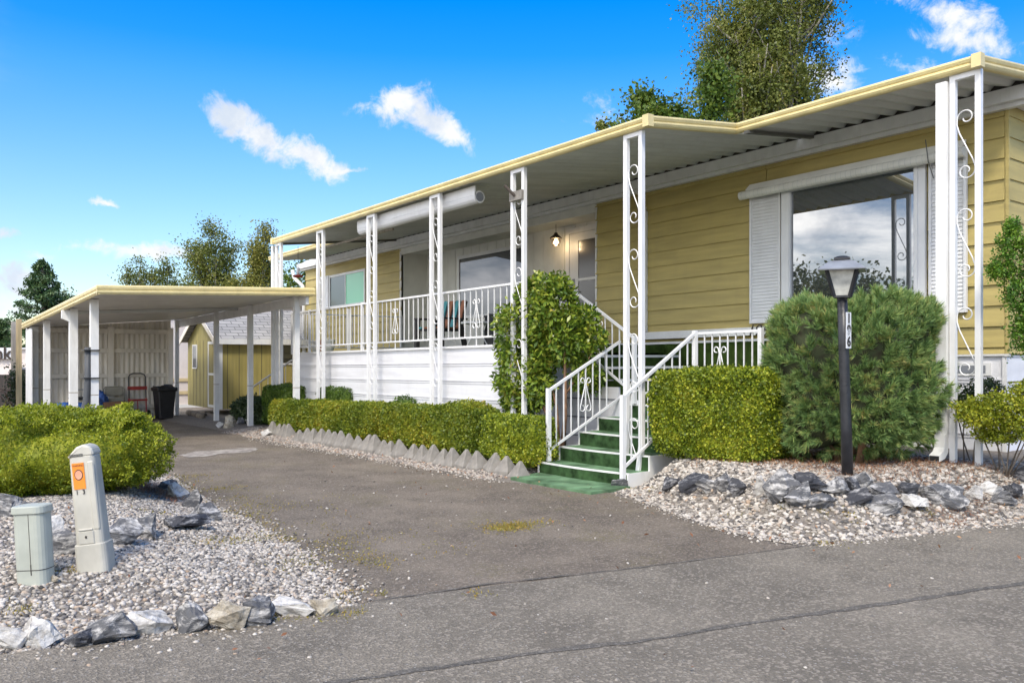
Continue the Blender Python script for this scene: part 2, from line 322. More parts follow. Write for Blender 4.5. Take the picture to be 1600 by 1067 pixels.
# ------------------------------------------------------------------ world
W = bpy.data.worlds.new('World'); S.world = W; W.use_nodes = True; nt = W.node_tree; N = nt.nodes; L = nt.links; N.clear()
SUN_EL = R(50); SUN_AZ = (0.74, -0.67)
out = N.new('ShaderNodeOutputWorld'); bg = N.new('ShaderNodeBackground'); L.new(bg.outputs[0], out.inputs[0]); bg.inputs[1].default_value = .15
sk = N.new('ShaderNodeTexSky'); sk.sky_type = 'NISHITA'; sk.sun_disc = False; sk.sun_elevation = SUN_EL; sk.sun_rotation = math.atan2(SUN_AZ[0], SUN_AZ[1]); sk.air_density = 1.0; sk.dust_density = .15; sk.ozone_density = 2.5
tc = N.new('ShaderNodeTexCoord')
def vm(op, a, b=None, o=0):
    x = N.new('ShaderNodeVectorMath'); x.operation = op
    for i, v in enumerate((a, b)):
        if v is None: continue
        if isinstance(v, (tuple, list)): x.inputs[i].default_value = v
        else: L.new(v, x.inputs[i])
    return x.outputs[o]
def mm(op, a, b=None, clamp=False):
    x = N.new('ShaderNodeMath'); x.operation = op; x.use_clamp = clamp
    for i, v in enumerate((a, b)):
        if v is None: continue
        if isinstance(v, (int, float)): x.inputs[i].default_value = v
        else: L.new(v, x.inputs[i])
    return x.outputs[0]
DIR = tc.outputs['Generated']
def nz(scale, det=6, rough=.55, dist=0., vec=None):
    x = N.new('ShaderNodeTexNoise'); x.inputs['Scale'].default_value = scale; x.inputs['Detail'].default_value = det; x.inputs['Roughness'].default_value = rough; x.inputs['Distortion'].default_value = dist
    L.new(vec or DIR, x.inputs['Vector']); return x
def pdir(px, py):
    dx, dy = ray(px); return Vector((dx, dy, (HY-py)/F)).normalized()
warp = vm('SCALE', vm('SUBTRACT', nz(17, 6, .6).outputs['Color'], (.5,.5,.5)), None); warp.node.inputs[3].default_value = .045
WD = vm('ADD', DIR, warp)
# (centre px, py, half width px, half height px, slope, density)
CL = [(365,185,52,28,.45,1.),(420,222,62,24,.55,1.),(480,245,58,22,.35,1.),(535,262,32,6,.15,.7),
      (620,165,62,24,-.25,.95),(680,190,62,26,.6,.9),(715,212,40,20,.6,.75),(575,182,20,12,.2,.5),
      (930,165,38,20,.1,.5),(930,185,60,14,0,.4),(1480,25,85,24,.35,.85),(1510,60,70,22,.2,.9),(1430,105,50,14,.1,.6),(1240,40,90,30,.2,.45),(1255,115,75,30,.1,.8),(1300,132,45,18,0,.75),
      (160,318,26,5,.1,.6),(140,388,45,12,.05,.5),(240,390,60,15,.0,.75),(20,440,55,26,.1,.85),(5,368,28,10,0,.5),(60,400,30,8,0,.35),(10,480,70,16,.0,.5)]
tot = None
for px, py, hw, hh, sl, dn in CL:
    c = pdir(px, py); t = (pdir(px+10, py+sl*10)-c).normalized(); t = (t-c*t.dot(c)).normalized(); u = c.cross(t).normalized()
    w = hw/F*1.15; h = hh/F*1.2
    a = vm('DOT_PRODUCT', WD, tuple(t/w), 1); a = mm('SUBTRACT', a, c.dot(t)/w); bb = vm('DOT_PRODUCT', WD, tuple(u/h), 1)
    f = vm('DOT_PRODUCT', DIR, tuple(c), 1)
    r2 = mm('ADD', mm('MULTIPLY', a, a), mm('MULTIPLY', bb, bb)); v = mm('MULTIPLY', mm('SUBTRACT', 1.15, mm('SQRT', r2), True), mm('GREATER_THAN', f, .5)); v = mm('MULTIPLY', v, dn)
    tot = v if tot is None else mm('MAXIMUM', tot, v)
fb = nz(30, 10, .68, .4)
fb2 = nz(9, 6, .6)
dens = mm('ADD', tot, mm('MULTIPLY', mm('SUBTRACT', fb.outputs[0], .5), 2.0)); dens = mm('ADD', dens, mm('MULTIPLY', mm('SUBTRACT', fb2.outputs[0], .5), .6))
def mrange(v, a, b, c=0., d=1., sm=True):
    x = N.new('ShaderNodeMapRange'); x.inputs[1].default_value = a; x.inputs[2].default_value = b; x.inputs[3].default_value = c; x.inputs[4].default_value = d
    if sm: x.interpolation_type = 'SMOOTHSTEP'
    L.new(v, x.inputs[0]); return x.outputs[0]
cmask = mm('MULTIPLY', mrange(dens, .14, .85), mm('GREATER_THAN', tot, .001))
cmask = mm('MULTIPLY', cmask, mrange(tot, 0., .22))
# broken cloud cover over the half of the sky behind the viewer
back = mrange(vm('DOT_PRODUCT', DIR, (-.1, -1., .05), 1), -.05, .35)
sx = N.new('ShaderNodeSeparateXYZ'); L.new(DIR, sx.inputs[0])
cbx = N.new('ShaderNodeMapping'); cbx.inputs['Scale'].default_value = (1, 1, 3.2); L.new(DIR, cbx.inputs[0])
n4 = nz(2.6, 8, .6, .4, cbx.outputs[0]); bmask = mm('MULTIPLY', mrange(n4.outputs[0], .36, .62), back)
mask = mm('MAXIMUM', cmask, bmask, True)
hs = N.new('ShaderNodeHueSaturation'); hs.inputs['Saturation'].default_value = 1.45; hs.inputs['Value'].default_value = .88; hs.inputs['Hue'].default_value = .508; _z = N.new('ShaderNodeSeparateXYZ'); L.new(DIR, _z.inputs[0]); L.new(mrange(_z.outputs[2], .02, .34, 1.15, 1.5, False), hs.inputs['Saturation']); L.new(mrange(_z.outputs[2], .0, .30, .48, .88, False), hs.inputs['Value']); L.new(sk.outputs[0], hs.inputs['Color'])
shade = mrange(nz(14, 8, .6).outputs[0], .36, .60, .0, 1.)
cc = N.new('ShaderNodeMix'); cc.data_type = 'RGBA'; L.new(shade, cc.inputs[0]); cc.inputs[6].default_value = (2.45, 2.75, 3.2, 1); cc.inputs[7].default_value = (3.45, 3.5, 3.55, 1)
# out-of-view cloud behind is boosted to act as soft fill on the porch
cg = N.new('ShaderNodeMix'); cg.data_type = 'RGBA'; L.new(back, cg.inputs[0]); L.new(cc.outputs[2], cg.inputs[6])
cg2 = N.new('ShaderNodeMix'); cg2.data_type = 'RGBA'; L.new(shade, cg2.inputs[0]); cg2.inputs[6].default_value = (8.6, 8.5, 8.5, 1); cg2.inputs[7].default_value = (14.0, 13.4, 12.6, 1); L.new(cg2.outputs[2], cg.inputs[7])
mxs = N.new('ShaderNodeMix'); mxs.data_type = 'RGBA'; L.new(mask, mxs.inputs[0]); L.new(hs.outputs[0], mxs.inputs[6]); L.new(cg.outputs[2], mxs.inputs[7]); L.new(mxs.outputs[2], bg.inputs[0])
sl = bpy.data.lights.new('sun', 'SUN'); sl.energy = 1.7; sl.angle = R(10); sl.color = (1, .92, .80); so = bpy.data.objects.new('sun', sl); COL.objects.link(so)
sd = Vector((SUN_AZ[0]*math.cos(SUN_EL), SUN_AZ[1]*math.cos(SUN_EL), math.sin(SUN_EL))); so.rotation_euler = sd.to_track_quat('Z', 'Y').to_euler()
S.view_settings.view_transform = 'Standard'; S.view_settings.look = 'None'; S.view_settings.exposure = .96; S.view_settings.gamma = 1
# ------------------------------------------------------------------ ground, road, driveway
xs = np.concatenate([[-900,-400,-200,-110,-60,-45,-35], np.arange(-30,-17,.6), np.arange(-17,-1.4,.1), np.arange(-1.4,8,1.2), [14,20,40,90,200,500,900]])
ys = np.concatenate([[-900,-400,-150,-60,-30,-15,-8,-5,-3,-1.5], np.arange(-.8,9.2,.1), np.arange(9.6,15,.8), [20,30,50,90,200,500,900]])
X, Y = np.meshgrid(xs, ys); Z = G(X, Y); V = np.stack([X, Y, Z], -1).reshape(-1, 3); nx = len(xs)
ii = (np.arange(len(ys)-1)[:, None]*nx+np.arange(nx-1)[None]).ravel(); o = npmesh('ground', V, np.stack([ii, ii+1, ii+nx+1, ii+nx], 1), MT['soil']); tag(o, kind='structure')
def ragged(line, step=.12, amp=.035, seed=1):
    r = random.Random(seed); o = []
    for (x1, y1), (x2, y2) in zip(line[:-1], line[1:]):
        d = math.hypot(x2-x1, y2-y1); n = max(1, min(60, int(d/step)))
        for i in range(n):
            t = i/n; o.append((x1+(x2-x1)*t+r.uniform(-amp, amp), y1+(y2-y1)*t+r.uniform(-amp, amp)))
    o.append(line[-1]); return o
EDGE = [(-9,-40),(-4.9,-6),(-4.7,-1),(-4.44,.47),(-4.2,1.24),(-4.1,2.3),(-3.75,3.8),(-3.37,5.44),(-3.1,6.3),(-2.8,7.37),(-2.3,9.5),(-1.0,15),(5,40)]
def sheet(name, poly, m, lift):
    me = bpy.data.meshes.new(name); me.from_pydata([(x, y, float(tilt(x))+lift) for x, y in poly], [], [tuple(range(len(poly)))])
    bm = bmesh.new(); bm.from_mesh(me); bmesh.ops.triangulate(bm, faces=bm.faces); bmesh.ops.recalc_face_normals(bm, faces=bm.faces)
    if sum(f.normal.z for f in bm.faces) < 0: bmesh.ops.reverse_faces(bm, faces=bm.faces)
    bm.to_mesh(me); bm.free(); return tag(link(name, me, m), kind='structure')
e1 = ragged(EDGE, .12, .02, 3)
sheet('road', e1+[(16,40),(12,-40)], MT['asphalt'], .012)
dr = ragged([(-3.6,2.0),(-4.15,2.12),(-4.58,2.28),(-5.48,2.42),(-6.78,2.54),(-7.87,2.58),(-10.6,2.93),(-14,3.0),(-24,3.0),(-24,5.9),(-19,5.9),(-16.6,5.75),(-14.3,5.56),(-10.3,5.62),(-7.6,5.6),(-6.3,6.0),(-5.42,5.76),(-4.42,5.38),(-3.75,5.24),(-3.3,5.2)], .12, .03, 5)
sheet('driveway', dr, MT['drive'], .006)
def strip(name, pts, w, m, lift, seed=0):
    r = random.Random(seed); a = []; b_ = []
    for i, (x, y) in enumerate(pts):
        x0, y0 = pts[max(i-1, 0)]; x1, y1 = pts[min(i+1, len(pts)-1)]; d = math.hypot(x1-x0, y1-y0); nx_, ny_ = -(y1-y0)/d, (x1-x0)/d; ww = w*r.uniform(.5, 1.3)/2
        a.append((x+nx_*ww, y+ny_*ww)); b_.append((x-nx_*ww, y-ny_*ww))
    return sheet(name, a+b_[::-1], m, lift)
sm1 = ragged([(-4.12,2.2),(-4.02,2.9),(-3.74,3.84),(-3.38,5.4)], .09, .006, 8); strip('road_joint', sm1, .022, MT['seam'], .0145, 1)
sm2 = [tuple(at(px, py))[:2] for px, py in ((500,1076),(620,1056),(730,1040),(880,1018),(1000,1006),(1165,978),(1380,947),(1500,929),(1640,908))]
strip('road_seam', ragged(sm2, .07, .008, 9), .045, MT['seam'], .0145, 2)
wp = [tuple(at(px, py))[:2] for px, py in ((282,712),(305,706),(340,704),(372,701),(398,700),(404,703),(385,708),(350,709),(330,713),(295,716))]
sheet('driveway_patch', ragged(wp+[wp[0]], .05, .03, 4)[:-1], mat('pale_patch', (.30,.27,.235), .9, .3, 9, .4, 60, col2=(.15,.13,.11)), .011)
# ------------------------------------------------------------------ gravel stones (uncountable)
t_ = (1+5**.5)/2
ICO = unit(np.array([(-1,t_,0),(1,t_,0),(-1,-t_,0),(1,-t_,0),(0,-1,t_),(0,1,t_),(0,-1,-t_),(0,1,-t_),(t_,0,-1),(t_,0,1),(-t_,0,-1),(-t_,0,1)], float))
ICF = np.array([(0,11,5),(0,5,1),(0,1,7),(0,7,10),(0,10,11),(1,5,9),(5,11,4),(11,10,2),(10,7,6),(7,1,8),(3,9,4),(3,4,2),(3,2,6),(3,6,8),(3,8,9),(4,9,5),(2,4,11),(6,2,10),(8,6,7),(9,8,1)])
def stones(name, x, y, z, size, m, squash=.6):
    n = len(x); th = rng.uniform(0, 6.28, n); s = size*rng.uniform(.45, 1.0, n)**1.4*1.55; v = ICO[None]*(1+rng.uniform(-.28, .28, (n, 12, 1)))
    sx_ = rng.uniform(.75, 1.3, (n, 1)); v = v*np.stack([sx_, 1/sx_, np.full((n, 1), squash)*rng.uniform(.7, 1.2, (n, 1))], -1)*s[:, None, None]
    tl = rng.normal(0, .35, (n, 1)); vy = v[:, :, 1]*np.cos(tl)-v[:, :, 2]*np.sin(tl); vz = v[:, :, 1]*np.sin(tl)+v[:, :, 2]*np.cos(tl)
    c, s_ = np.cos(th)[:, None], np.sin(th)[:, None]; vx = v[:, :, 0]*c-vy*s_; vy = v[:, :, 0]*s_+vy*c
    V = np.stack([vx+x[:, None], vy+y[:, None], vz+z[:, None]+(s*.12)[:, None]], -1).reshape(-1, 3)
    Fa = (ICF[None]+np.arange(n)[:, None, None]*12).reshape(-1, 3)
    return tag(npmesh(name, V, Fa, m), kind='stuff')
def scatter(x0, x1, y0, y1, dens, test):
    n = int((x1-x0)*(y1-y0)*dens); x = rng.uniform(x0, x1, n); y = rng.uniform(y0, y1, n); k = test(x, y); return x[k], y[k]
def patchy(x, y): return rng.random(np.shape(x)) < .55+.45*sst(-1.1, -.2, np.sin(x*4.1+1.3*np.sin(y*3.3))+np.sin(y*5.2+1.1*np.sin(x*2.9))*.9)
def visible(x, y):
    d = x*FW[0]+y*FW[1]; l = x*RT[0]+y*RT[1]; return (d > 2.5) & (np.abs(l/np.maximum(d, .1)) < .82)
x, y = scatter(-10.5, -4.0, -2.6, 3.0, 3700, lambda x, y: inside(BEDL, x, y) & visible(x, y) & patchy(x, y) & ~(((x+8.9)**2+(y-1.1)**2) < .8))
tag(stones('gravel_bed', x, y, G(x, y), .0127, MT['gravel']), 'white and grey gravel around the two utility pedestals beside the street')
x, y = scatter(-6.3, -2.0, 5.2, 8.7, 2100, lambda x, y: inside(BEDR, x, y) & visible(x, y) & patchy(x, y))
tag(stones('gravel_bed', x, y, G(x, y), .0185, MT['gravel']), 'pale gravel bed under the pine shrub and lamp post')
x, y = scatter(-17, -6.2, 5.5, 6.9, 1300, lambda x, y: ~((x > -7.72) & (y < 6.5)) & (y > 5.62+.05*np.sin(x*5)) & (x < -6.2-np.clip(6.3-y, 0, 1)*1.4+.0) | ((x < -6.2) & (y > 6.25)))
tag(stones('gravel_strip', x, y, G(x, y), .017, MT['pea']), 'brownish gravel strip between the driveway and the low hedge')
# loose stones strewn over the asphalt edges
xx = []; yy = []
for line, n, sp in ((BEDL[2:10], 1100, .10), (BEDR[:7], 800, .06), ([(-7.3,5.6),(-15,5.5)], 900, .09)):
    for _ in range(n):
        i = rng.integers(0, len(line)-1); t = rng.random(); p = np.array(line[i])*(1-t)+np.array(line[i+1])*t; q = rng.normal(0, sp, 2); xx.append(p[0]+q[0]); yy.append(p[1]+q[1])
for _ in range(260):
    xx.append(rng.uniform(-9, -2)); yy.append(rng.uniform(.5, 6))
xx = np.array(xx); yy = np.array(yy); k = ~((xx > -7.7) & (xx < -6.15) & (yy > 5.7) & (yy < 8)); xx = xx[k]; yy = yy[k]; tag(stones('loose_gravel', xx, yy, np.maximum(G(xx, yy), tilt(xx)+.01), .009, MT['gravel']), 'small loose stones scattered over the asphalt edges')
# ------------------------------------------------------------------ rocks
def rock(p, w, h, m, label, group, seed, tall=False, yaw=None):
    r = random.Random(seed); bm = bmesh.new()
    for _ in range(13):
        v = Vector((r.gauss(0, 1), r.gauss(0, 1), r.gauss(0, 1))).normalized(); v.x *= .5*w*r.uniform(.8, 1.05); v.y *= .36*w*r.uniform(.8, 1.05); v.z *= .55*h*r.uniform(.75, 1.1); bm.verts.new(v)
    res = bmesh.ops.convex_hull(bm, input=bm.verts); bmesh.ops.delete(bm, geom=[v for v in bm.verts if not v.link_faces], context='VERTS')
    bmesh.ops.subdivide_edges(bm, edges=bm.edges, cuts=3, use_grid_fill=True); bmesh.ops.triangulate(bm, faces=bm.faces)
    for v in bm.verts:
        q = v.co/w*2.6+Vector((seed*3.1, 0, 0)); n1 = noise.noise(q*1.6); n2 = noise.noise(q*4.5)
        cell = abs(noise.noise(q*2.7+Vector((7, 3, 1)))); n3 = noise.noise(q*11); v.co += v.co.normalized()*w*(.05*n1+.035*n2+.022*n3-.05*cell)
    bmesh.ops.recalc_face_normals(bm, faces=bm.faces); me = bpy.data.meshes.new('rock'); bm.to_mesh(me); bm.free()
    o = link('rock', me, m, None, (p.x, p.y, p.z+h*.30)); o.rotation_euler = (r.uniform(-.15, .15), r.uniform(-.15, .15), yaw if yaw is not None else math.atan2(RT[1], RT[0])+r.uniform(-.5, .5))
    return tag(o, label, 'rock', group)
ORD = 'first second third fourth fifth sixth seventh eighth ninth tenth eleventh twelfth thirteenth fourteenth fifteenth sixteenth seventeenth eighteenth nineteenth twentieth twenty-first twenty-second twenty-third twenty-fourth twenty-fifth twenty-sixth twenty-seventh twenty-eighth twenty-ninth thirtieth thirty-first thirty-second'.split()
MD = {'g': ('rockgrey', 'grey white-veined'), 'd': ('rockdark', 'dark charcoal'), 'l': ('rocklight', 'pale whitish'), 't': ('rocktan', 'tan')}
def rockrow(lst, where, group, s0, kw=1.):
    for i, (px, py, wp, hp, k) in enumerate(lst):
        p = at(px, py); d = p.x*FW[0]+p.y*FW[1]; mk, cn = MD[k]
        size = 'large' if wp >= 55 else ('small' if wp <= 26 else 'medium')
        rock(p, wp*d/F*1.32*kw, hp*d/F*1.42, MT[mk], f'{size} {cn} rock, {ORD[i]} from the left {where}', group, s0+i)
rockrow([(12,1012,62,34,'l'),(62,1008,54,38,'l'),(118,1006,62,32,'d'),(174,1003,60,44,'g'),(232,988,62,34,'l'),(300,986,54,38,'g'),(357,982,56,46,'t'),(402,976,52,44,'g'),(458,962,58,28,'l'),(506,962,36,30,'t')],
        'in the row along the street edge', 'rocks edging the gravel beside the street', 100, 1.14)
rockrow([(6,806,50,40,'g'),(46,812,40,26,'g'),(74,838,44,32,'l'),(98,866,56,36,'g'),(190,850,62,36,'g'),(240,838,62,32,'g'),(292,826,66,26,'d'),(322,812,44,26,'g'),(302,793,36,28,'g'),(276,780,34,24,'l'),(262,768,30,18,'g')],
        'around the yellow-green cypress bush', 'rocks around the cypress bush', 200)
rockrow([(968,764,26,15,'g'),(999,746,34,22,'d'),(1020,742,34,20,'d'),(1048,764,30,18,'d'),(1078,768,52,34,'d'),(1108,770,34,22,'g'),(1130,768,30,26,'g'),(1157,772,36,28,'d'),(1186,774,22,30,'l'),(1222,782,50,44,'g'),(1247,786,44,32,'g'),(1264,765,48,26,'d'),(1282,794,50,24,'g'),(1302,770,42,26,'g'),(1330,770,30,22,'d'),(1348,765,28,26,'g')],
        'in the right bed before the lamp post', 'rocks in the bed by the front steps', 300)
rockrow([(1342,790,44,24,'d'),(1378,776,42,22,'g'),(1380,798,54,26,'g'),(1424,776,46,22,'d'),(1428,796,34,28,'l'),(1470,788,64,32,'g'),(1492,780,30,22,'g'),(1522,782,26,22,'l'),(1546,772,38,20,'l'),(1560,788,46,22,'g'),(1582,778,36,20,'d'),(1600,752,34,24,'d'),(1602,772,30,18,'l')],
        'of those between lamp post and right edge', 'rocks in the bed right of the lamp post', 400)
rock(at(88,908), .11, .06, MT['rocktan'], 'flat tan cobble at the foot of the small green pedestal', None, 61)
rock(at(88,891), .07, .07, MT['rocktan'], 'small reddish brown cobble between the two pedestals', None, 62)
# stones by the shed
for i, (px, py, w, h, k, lab) in enumerate([(357,668,26,26,'t','tall tan rock beside the carport post near the shed'),(376,664,14,16,'g','small pale rock in the heap under the dark shrub by the shed'),(343,668,14,14,'l','small whitish rock at the foot of the shed corner'),(388,662,12,12,'l','tiny grey rock at the right end of the heap by the shed'),(417,681,24,14,'l','flat pale rock where the gravel strip starts by the carport')]):
    p = at(px, py); d = p.x*FW[0]+p.y*FW[1]; rock(p, w*d/F, h*d/F, MT[MD[k][0]], lab, None, 70+i)
# ------------------------------------------------------------------ concrete pyramid edging blocks
def pyr():
    b_ = MB(); w = .118; t = .016; h = .235
    b_.add([(-w,-w,-.05),(w,-w,-.05),(w,w,-.05),(-w,w,-.05),(-w,-w,.03),(w,-w,.03),(w,w,.03),(-w,w,.03),(-t,-t,h),(t,-t,h),(t,t,h),(-t,t,h)],
           [(0,3,2,1),(0,1,5,4),(1,2,6,5),(2,3,7,6),(3,0,4,7),(4,5,9,8),(5,6,10,9),(6,7,11,10),(7,4,8,11),(8,9,10,11)]); return b_
p0 = pyr().build('edging_block', MT['concrete'], tl=False, bevel=.006)
for i in range(28):
    o = p0 if i == 0 else p0.copy()
    if i: COL.objects.link(o)
    x = -7.62-.272*i+random.uniform(-.02, .02); y = 5.99+.02*math.sin(i)+random.uniform(-.015, .015)
    if i >= 24: x -= .45; y += .12
    o.location = (x, y, g(x, y)-random.uniform(0, .03)); o.rotation_euler = (random.uniform(-.09, .09), random.uniform(-.13, .13), random.uniform(-.35, .35)); s = random.uniform(.92, 1.08); o.scale = (s, s, s*random.uniform(.9, 1.08))
    tag(o, f'{ORD[i]} pyramid-shaped concrete edging block from the green front steps', 'edging block', 'concrete pyramid blocks along the hedge')
# ------------------------------------------------------------------ shrubs
def superbox(D, hx, hy, hz, n=5.):
    k = (np.abs(D[:, 0]/hx)**n+np.abs(D[:, 1]/hy)**n+np.abs(D[:, 2]/hz)**n)**(-1/n); return k
def sample_shell(n, hx, hy, hz, power, amp, lk, seed, depth=.05, zmin=-.92):
    # even cover: sample the box surface, project to the shape
    A = np.array([hy*hz, hy*hz, hx*hz, hx*hz, hx*hy, hx*hy*.35]); f = rng.choice(6, n, p=A/A.sum()); q = rng.uniform(-1, 1, (n, 3)); q[f == 0, 0] = 1; q[f == 1, 0] = -1; q[f == 2, 1] = 1; q[f == 3, 1] = -1; q[f == 4, 2] = 1; q[f == 5, 2] = -1
    D = unit(q*np.array([hx, hy, hz])); r = superbox(D, hx, hy, hz, power); P = D*r[:, None]
    l = lump(P, lk, amp, seed); dp = rng.exponential(depth, n)-np.where(rng.random(n) < .03, rng.uniform(0, depth*1.3, n), 0); P = P+D*(l-dp)[:, None]; P = P+D*lump(P, 34, depth*.55, seed+9, 2)[:, None]
    return P, D
def core(hx, hy, hz, power, amp, lk, seed, inset):
    bm = bmesh.new(); bmesh.ops.create_icosphere(bm, subdivisions=5, radius=1); V = np.array([v.co for v in bm.verts]); Fa = np.array([[v.index for v in f.verts] for f in bm.faces]); bm.free()
    D = unit(V); r = superbox(D, hx, hy, hz, power); P = D*r[:, None]; P = P+D*(lump(P, lk, amp, seed)-inset)[:, None]; return P, Fa
def shrub(name, loc, h, label, cat, m, n, L, W, power=5., amp=.03, lk=6., depth=.04, group=None, rz=0., hang=0., inset=.07, bias=.6, filt=None):
    "h = half sizes; loc = centre of the base"
    t = thing(name, loc, label, cat, group); seed = random.randrange(9999); c = np.array([loc[0], loc[1], loc[2]+h[2]])
    P, D = sample_shell(n, *h, power, amp, lk, seed, depth); cs, sn = math.cos(rz), math.sin(rz); Rz = np.array([[cs, sn, 0], [-sn, cs, 0], [0, 0, 1]])
    P = P@Rz+c; D = D@Rz
    if filt is not None: k = filt(P); P = P[k]; D = D[k]
    V = leaves(P, D, L, W, bias, hang=hang); npmesh('foliage', V, quads(len(P)), m, t)
    Pc, Fc = core(*h, power, amp, lk, seed, inset); o = npmesh('inner_core', Pc@Rz+c, Fc, m, t); return t
def stems(t, pts, m=None, name='stem'):
    for p, q, r in pts: MB().tube([p, (Vector(p)+Vector(q))/2+Vector((random.uniform(-.02,.02), random.uniform(-.02,.02), 0)), q], [r, r*.9, r*.7], 6).build(name, m or MT['bark'], t, tl=False, smooth=True)
# clipped boxwood by the steps
t = shrub('boxwood', (-5.52,6.98,g(-5.5,6.98)+.0), (.66,.40,.455), 'cube-clipped bright green boxwood between the front steps and the pine', 'shrub', MT['box'], 42000, .030, .021, 7, .024, 8, .03, rz=.10)
# low hedge
hx_ = [(-15.15,.75),(-13.6,.8),(-12.15,.75),(-10.75,.72),(-9.35,.74)]
t = thing('hedge', (-12,6.42,g(-12,6.42)), 'long low yellow-green hedge behind the pyramid edging blocks', 'hedge')
for (xc, hw), k in zip(hx_, range(5)):
    hh = .275+.012*k; c = np.array([xc, 6.40, g(xc, 6.4)+.06+hh]); h3 = (hw, .25, hh); sd_ = 40+k
    P, D = sample_shell(15000, *h3, 5, .05, 4.5, sd_, .026); npmesh('hedge_section', leaves(P+c, D, .034, .023), quads(len(P)), MT['hedge'], t)
    Pc, Fc = core(*h3, 5, .05, 4.5, sd_, .07); npmesh('inner_core', Pc+c, Fc, MT['hedge'], t)
shrub('box_bush', (-8.13,6.36,g(-8.1,6.4)+.05), (.50,.30,.29), 'small rounded green box bush at the right end of the low hedge', 'shrub', MT['box'], 13000, .032, .022, 5, .04, 7, .03, inset=.05)
shrub('hedge', (-16.35,6.75,g(-16.3,6.8)+.05), (.60,.33,.42), 'dark green square-clipped hedge by the carport corner post', 'hedge', MT['hedgedark'], 12000, .035, .022, 6, .03, 6, .03)
shrub('hedge', (-14.3,6.83,g(-14,6.8)+.3), (.62,.12,.27), 'dark green hedge top showing behind the long low hedge', 'hedge', MT['hedgedark'], 6000, .03, .02, 6, .03, 6, .03)
shrub('hedge', (-11.7,6.8,g(-11.7,6.8)+.2), (.3,.12,.28), 'small dark green sprig of box rising behind the low hedge beside the third scroll post', 'shrub', MT['hedgedark'], 2500, .03, .02, 4, .04, 6, .03)
# cypress cushion front-left
def cypress(loc, h, label, seed, n):
    t = thing('cypress_bush', loc, label, 'shrub', 'low yellow-green cypress bushes'); c = np.array([loc[0], loc[1], loc[2]+h[2]*.82])
    P, D = sample_shell(n, *h, 2.6, .075, 4.2, seed, .03); P = P+D*lump(P, 11, .085, seed+1, 3)[:, None]
    npmesh('foliage', leaves(P+c, D*np.array([1,1,1])+np.array([0,0,.25]), .027, .013, .35, .4), quads(len(P)), MT['cypress'], t)
    Pc, Fc = core(*h, 2.6, .075, 4.2, seed, .11); npmesh('inner_core', Pc+c, Fc, MT['cypress'], t)
cypress((-8.92,1.22,g(-8.9,1.2)), (1.08,1.06,.385), 'big yellow-green cushion cypress behind the two utility pedestals', 5, 95000)
cypress((-8.7,-.35,g(-8.7,-.3)), (.9,1.0,.37), 'yellow-green cushion cypress cut by the left edge of the photo', 9, 62000)
# mugo pine
def needles(P, D, n, L, m_, w=.0035, spread=.55):
    k = len(P); Pn = np.repeat(P, n, 0); Dn = unit(np.repeat(D, n, 0)+rng.normal(0, spread, (k*n, 3))); ln = L*rng.uniform(.6, 1.15, (k*n, 1)); s = unit(np.cross(Dn, rnd(k*n)))*w
    Pn = Pn-Dn*.01+np.repeat(D, n, 0)*rng.uniform(-.035, .035, (k*n, 1)); V = np.stack([Pn-s, Pn+s, Pn+Dn*ln], 1).reshape(-1, 3); return V, np.arange(k*n*3).reshape(-1, 3)
loc = (-4.48,7.75,g(-4.48,7.75)+.05); t = thing('pine_shrub', loc, 'big rounded green pine shrub with long needles behind the lamp post', 'shrub')
h3 = (.72,.68,.76); c = np.array([loc[0], loc[1], loc[2]+.80]); P, D = sample_shell(2300, *h3, 3.6, .075, 3.8, 77, .05); Du = unit(D+np.array([0,0,.5])+rng.normal(0,.3,(len(P),3)))
nn_ = 58; k_ = len(P); A = np.repeat(P+c, nn_, 0); B = np.repeat(Du, nn_, 0); tt = rng.random((k_*nn_, 1)); side = rnd(k_*nn_); side = unit(side-B*np.sum(side*B, 1, keepdims=True)); dn = unit(B*(.55+.8*tt)+side*(1.05-.5*tt)); A = A+B*(tt*.085-.04); ln = .075*rng.uniform(.7, 1.2, (k_*nn_, 1)); w_ = unit(np.cross(dn, rnd(k_*nn_)))*.0048
V = np.stack([A-w_, A+w_, A+dn*ln], 1).reshape(-1, 3); Fa = np.arange(k_*nn_*3).reshape(-1, 3); npmesh('needles', V, Fa, MT['pine'], t)
Pc, Fc = core(*h3, 3.6, .075, 3.8, 77, .12); npmesh('inner_core', Pc+c, Fc, mat('pine_dark_core', (.045,.06,.025), .9, .3, 20, col2=(.04,.035,.018)), t)  # solid dark filler, its colour stands in for shade between the needles
stems(t, [((-4.45,7.6,loc[2]-.1),(-4.4,7.6,loc[2]+.4),.06),((-4.3,7.5,loc[2]-.1),(-4.1,7.3,loc[2]+.4),.04),((-4.5,7.6,loc[2]-.1),(-4.8,7.4,loc[2]+.4),.04)], MT['redbark'], 'trunk')
# photinia by the steps
loc = (-8.02,6.92,g(-8,6.9)); t = thing('photinia', loc, 'bushy glossy-leaved small tree with bare trunk left of the front steps', 'tree')
cl = [(-8.62,6.86,1.72,.42,.60),(-8.20,6.95,2.0,.42,.48),(-8.55,6.8,1.18,.42,.50),(-8.02,7.05,1.58,.33,.38),(-7.92,7.2,1.85,.24,.24),(-8.45,6.85,.95,.28,.28),(-8.42,6.86,2.2,.26,.22),(-7.86,7.25,1.12,.22,.2),(-8.75,6.8,.85,.22,.22),(-7.72,7.3,1.62,.13,.14)]
PP = []; DD = []
for cx, cy, cz, r, rz_ in cl:
    n = int(4300*r*r/.16); D = rnd(n); rr = rng.uniform(.45, 1, (n, 1))**.5*(1+lump(D, 3, .16, int(cx*-100))[:, None]); P = D*rr*np.array([r, r*.85, rz_])+np.array([cx, cy, cz]); PP.append(P); DD.append(D)
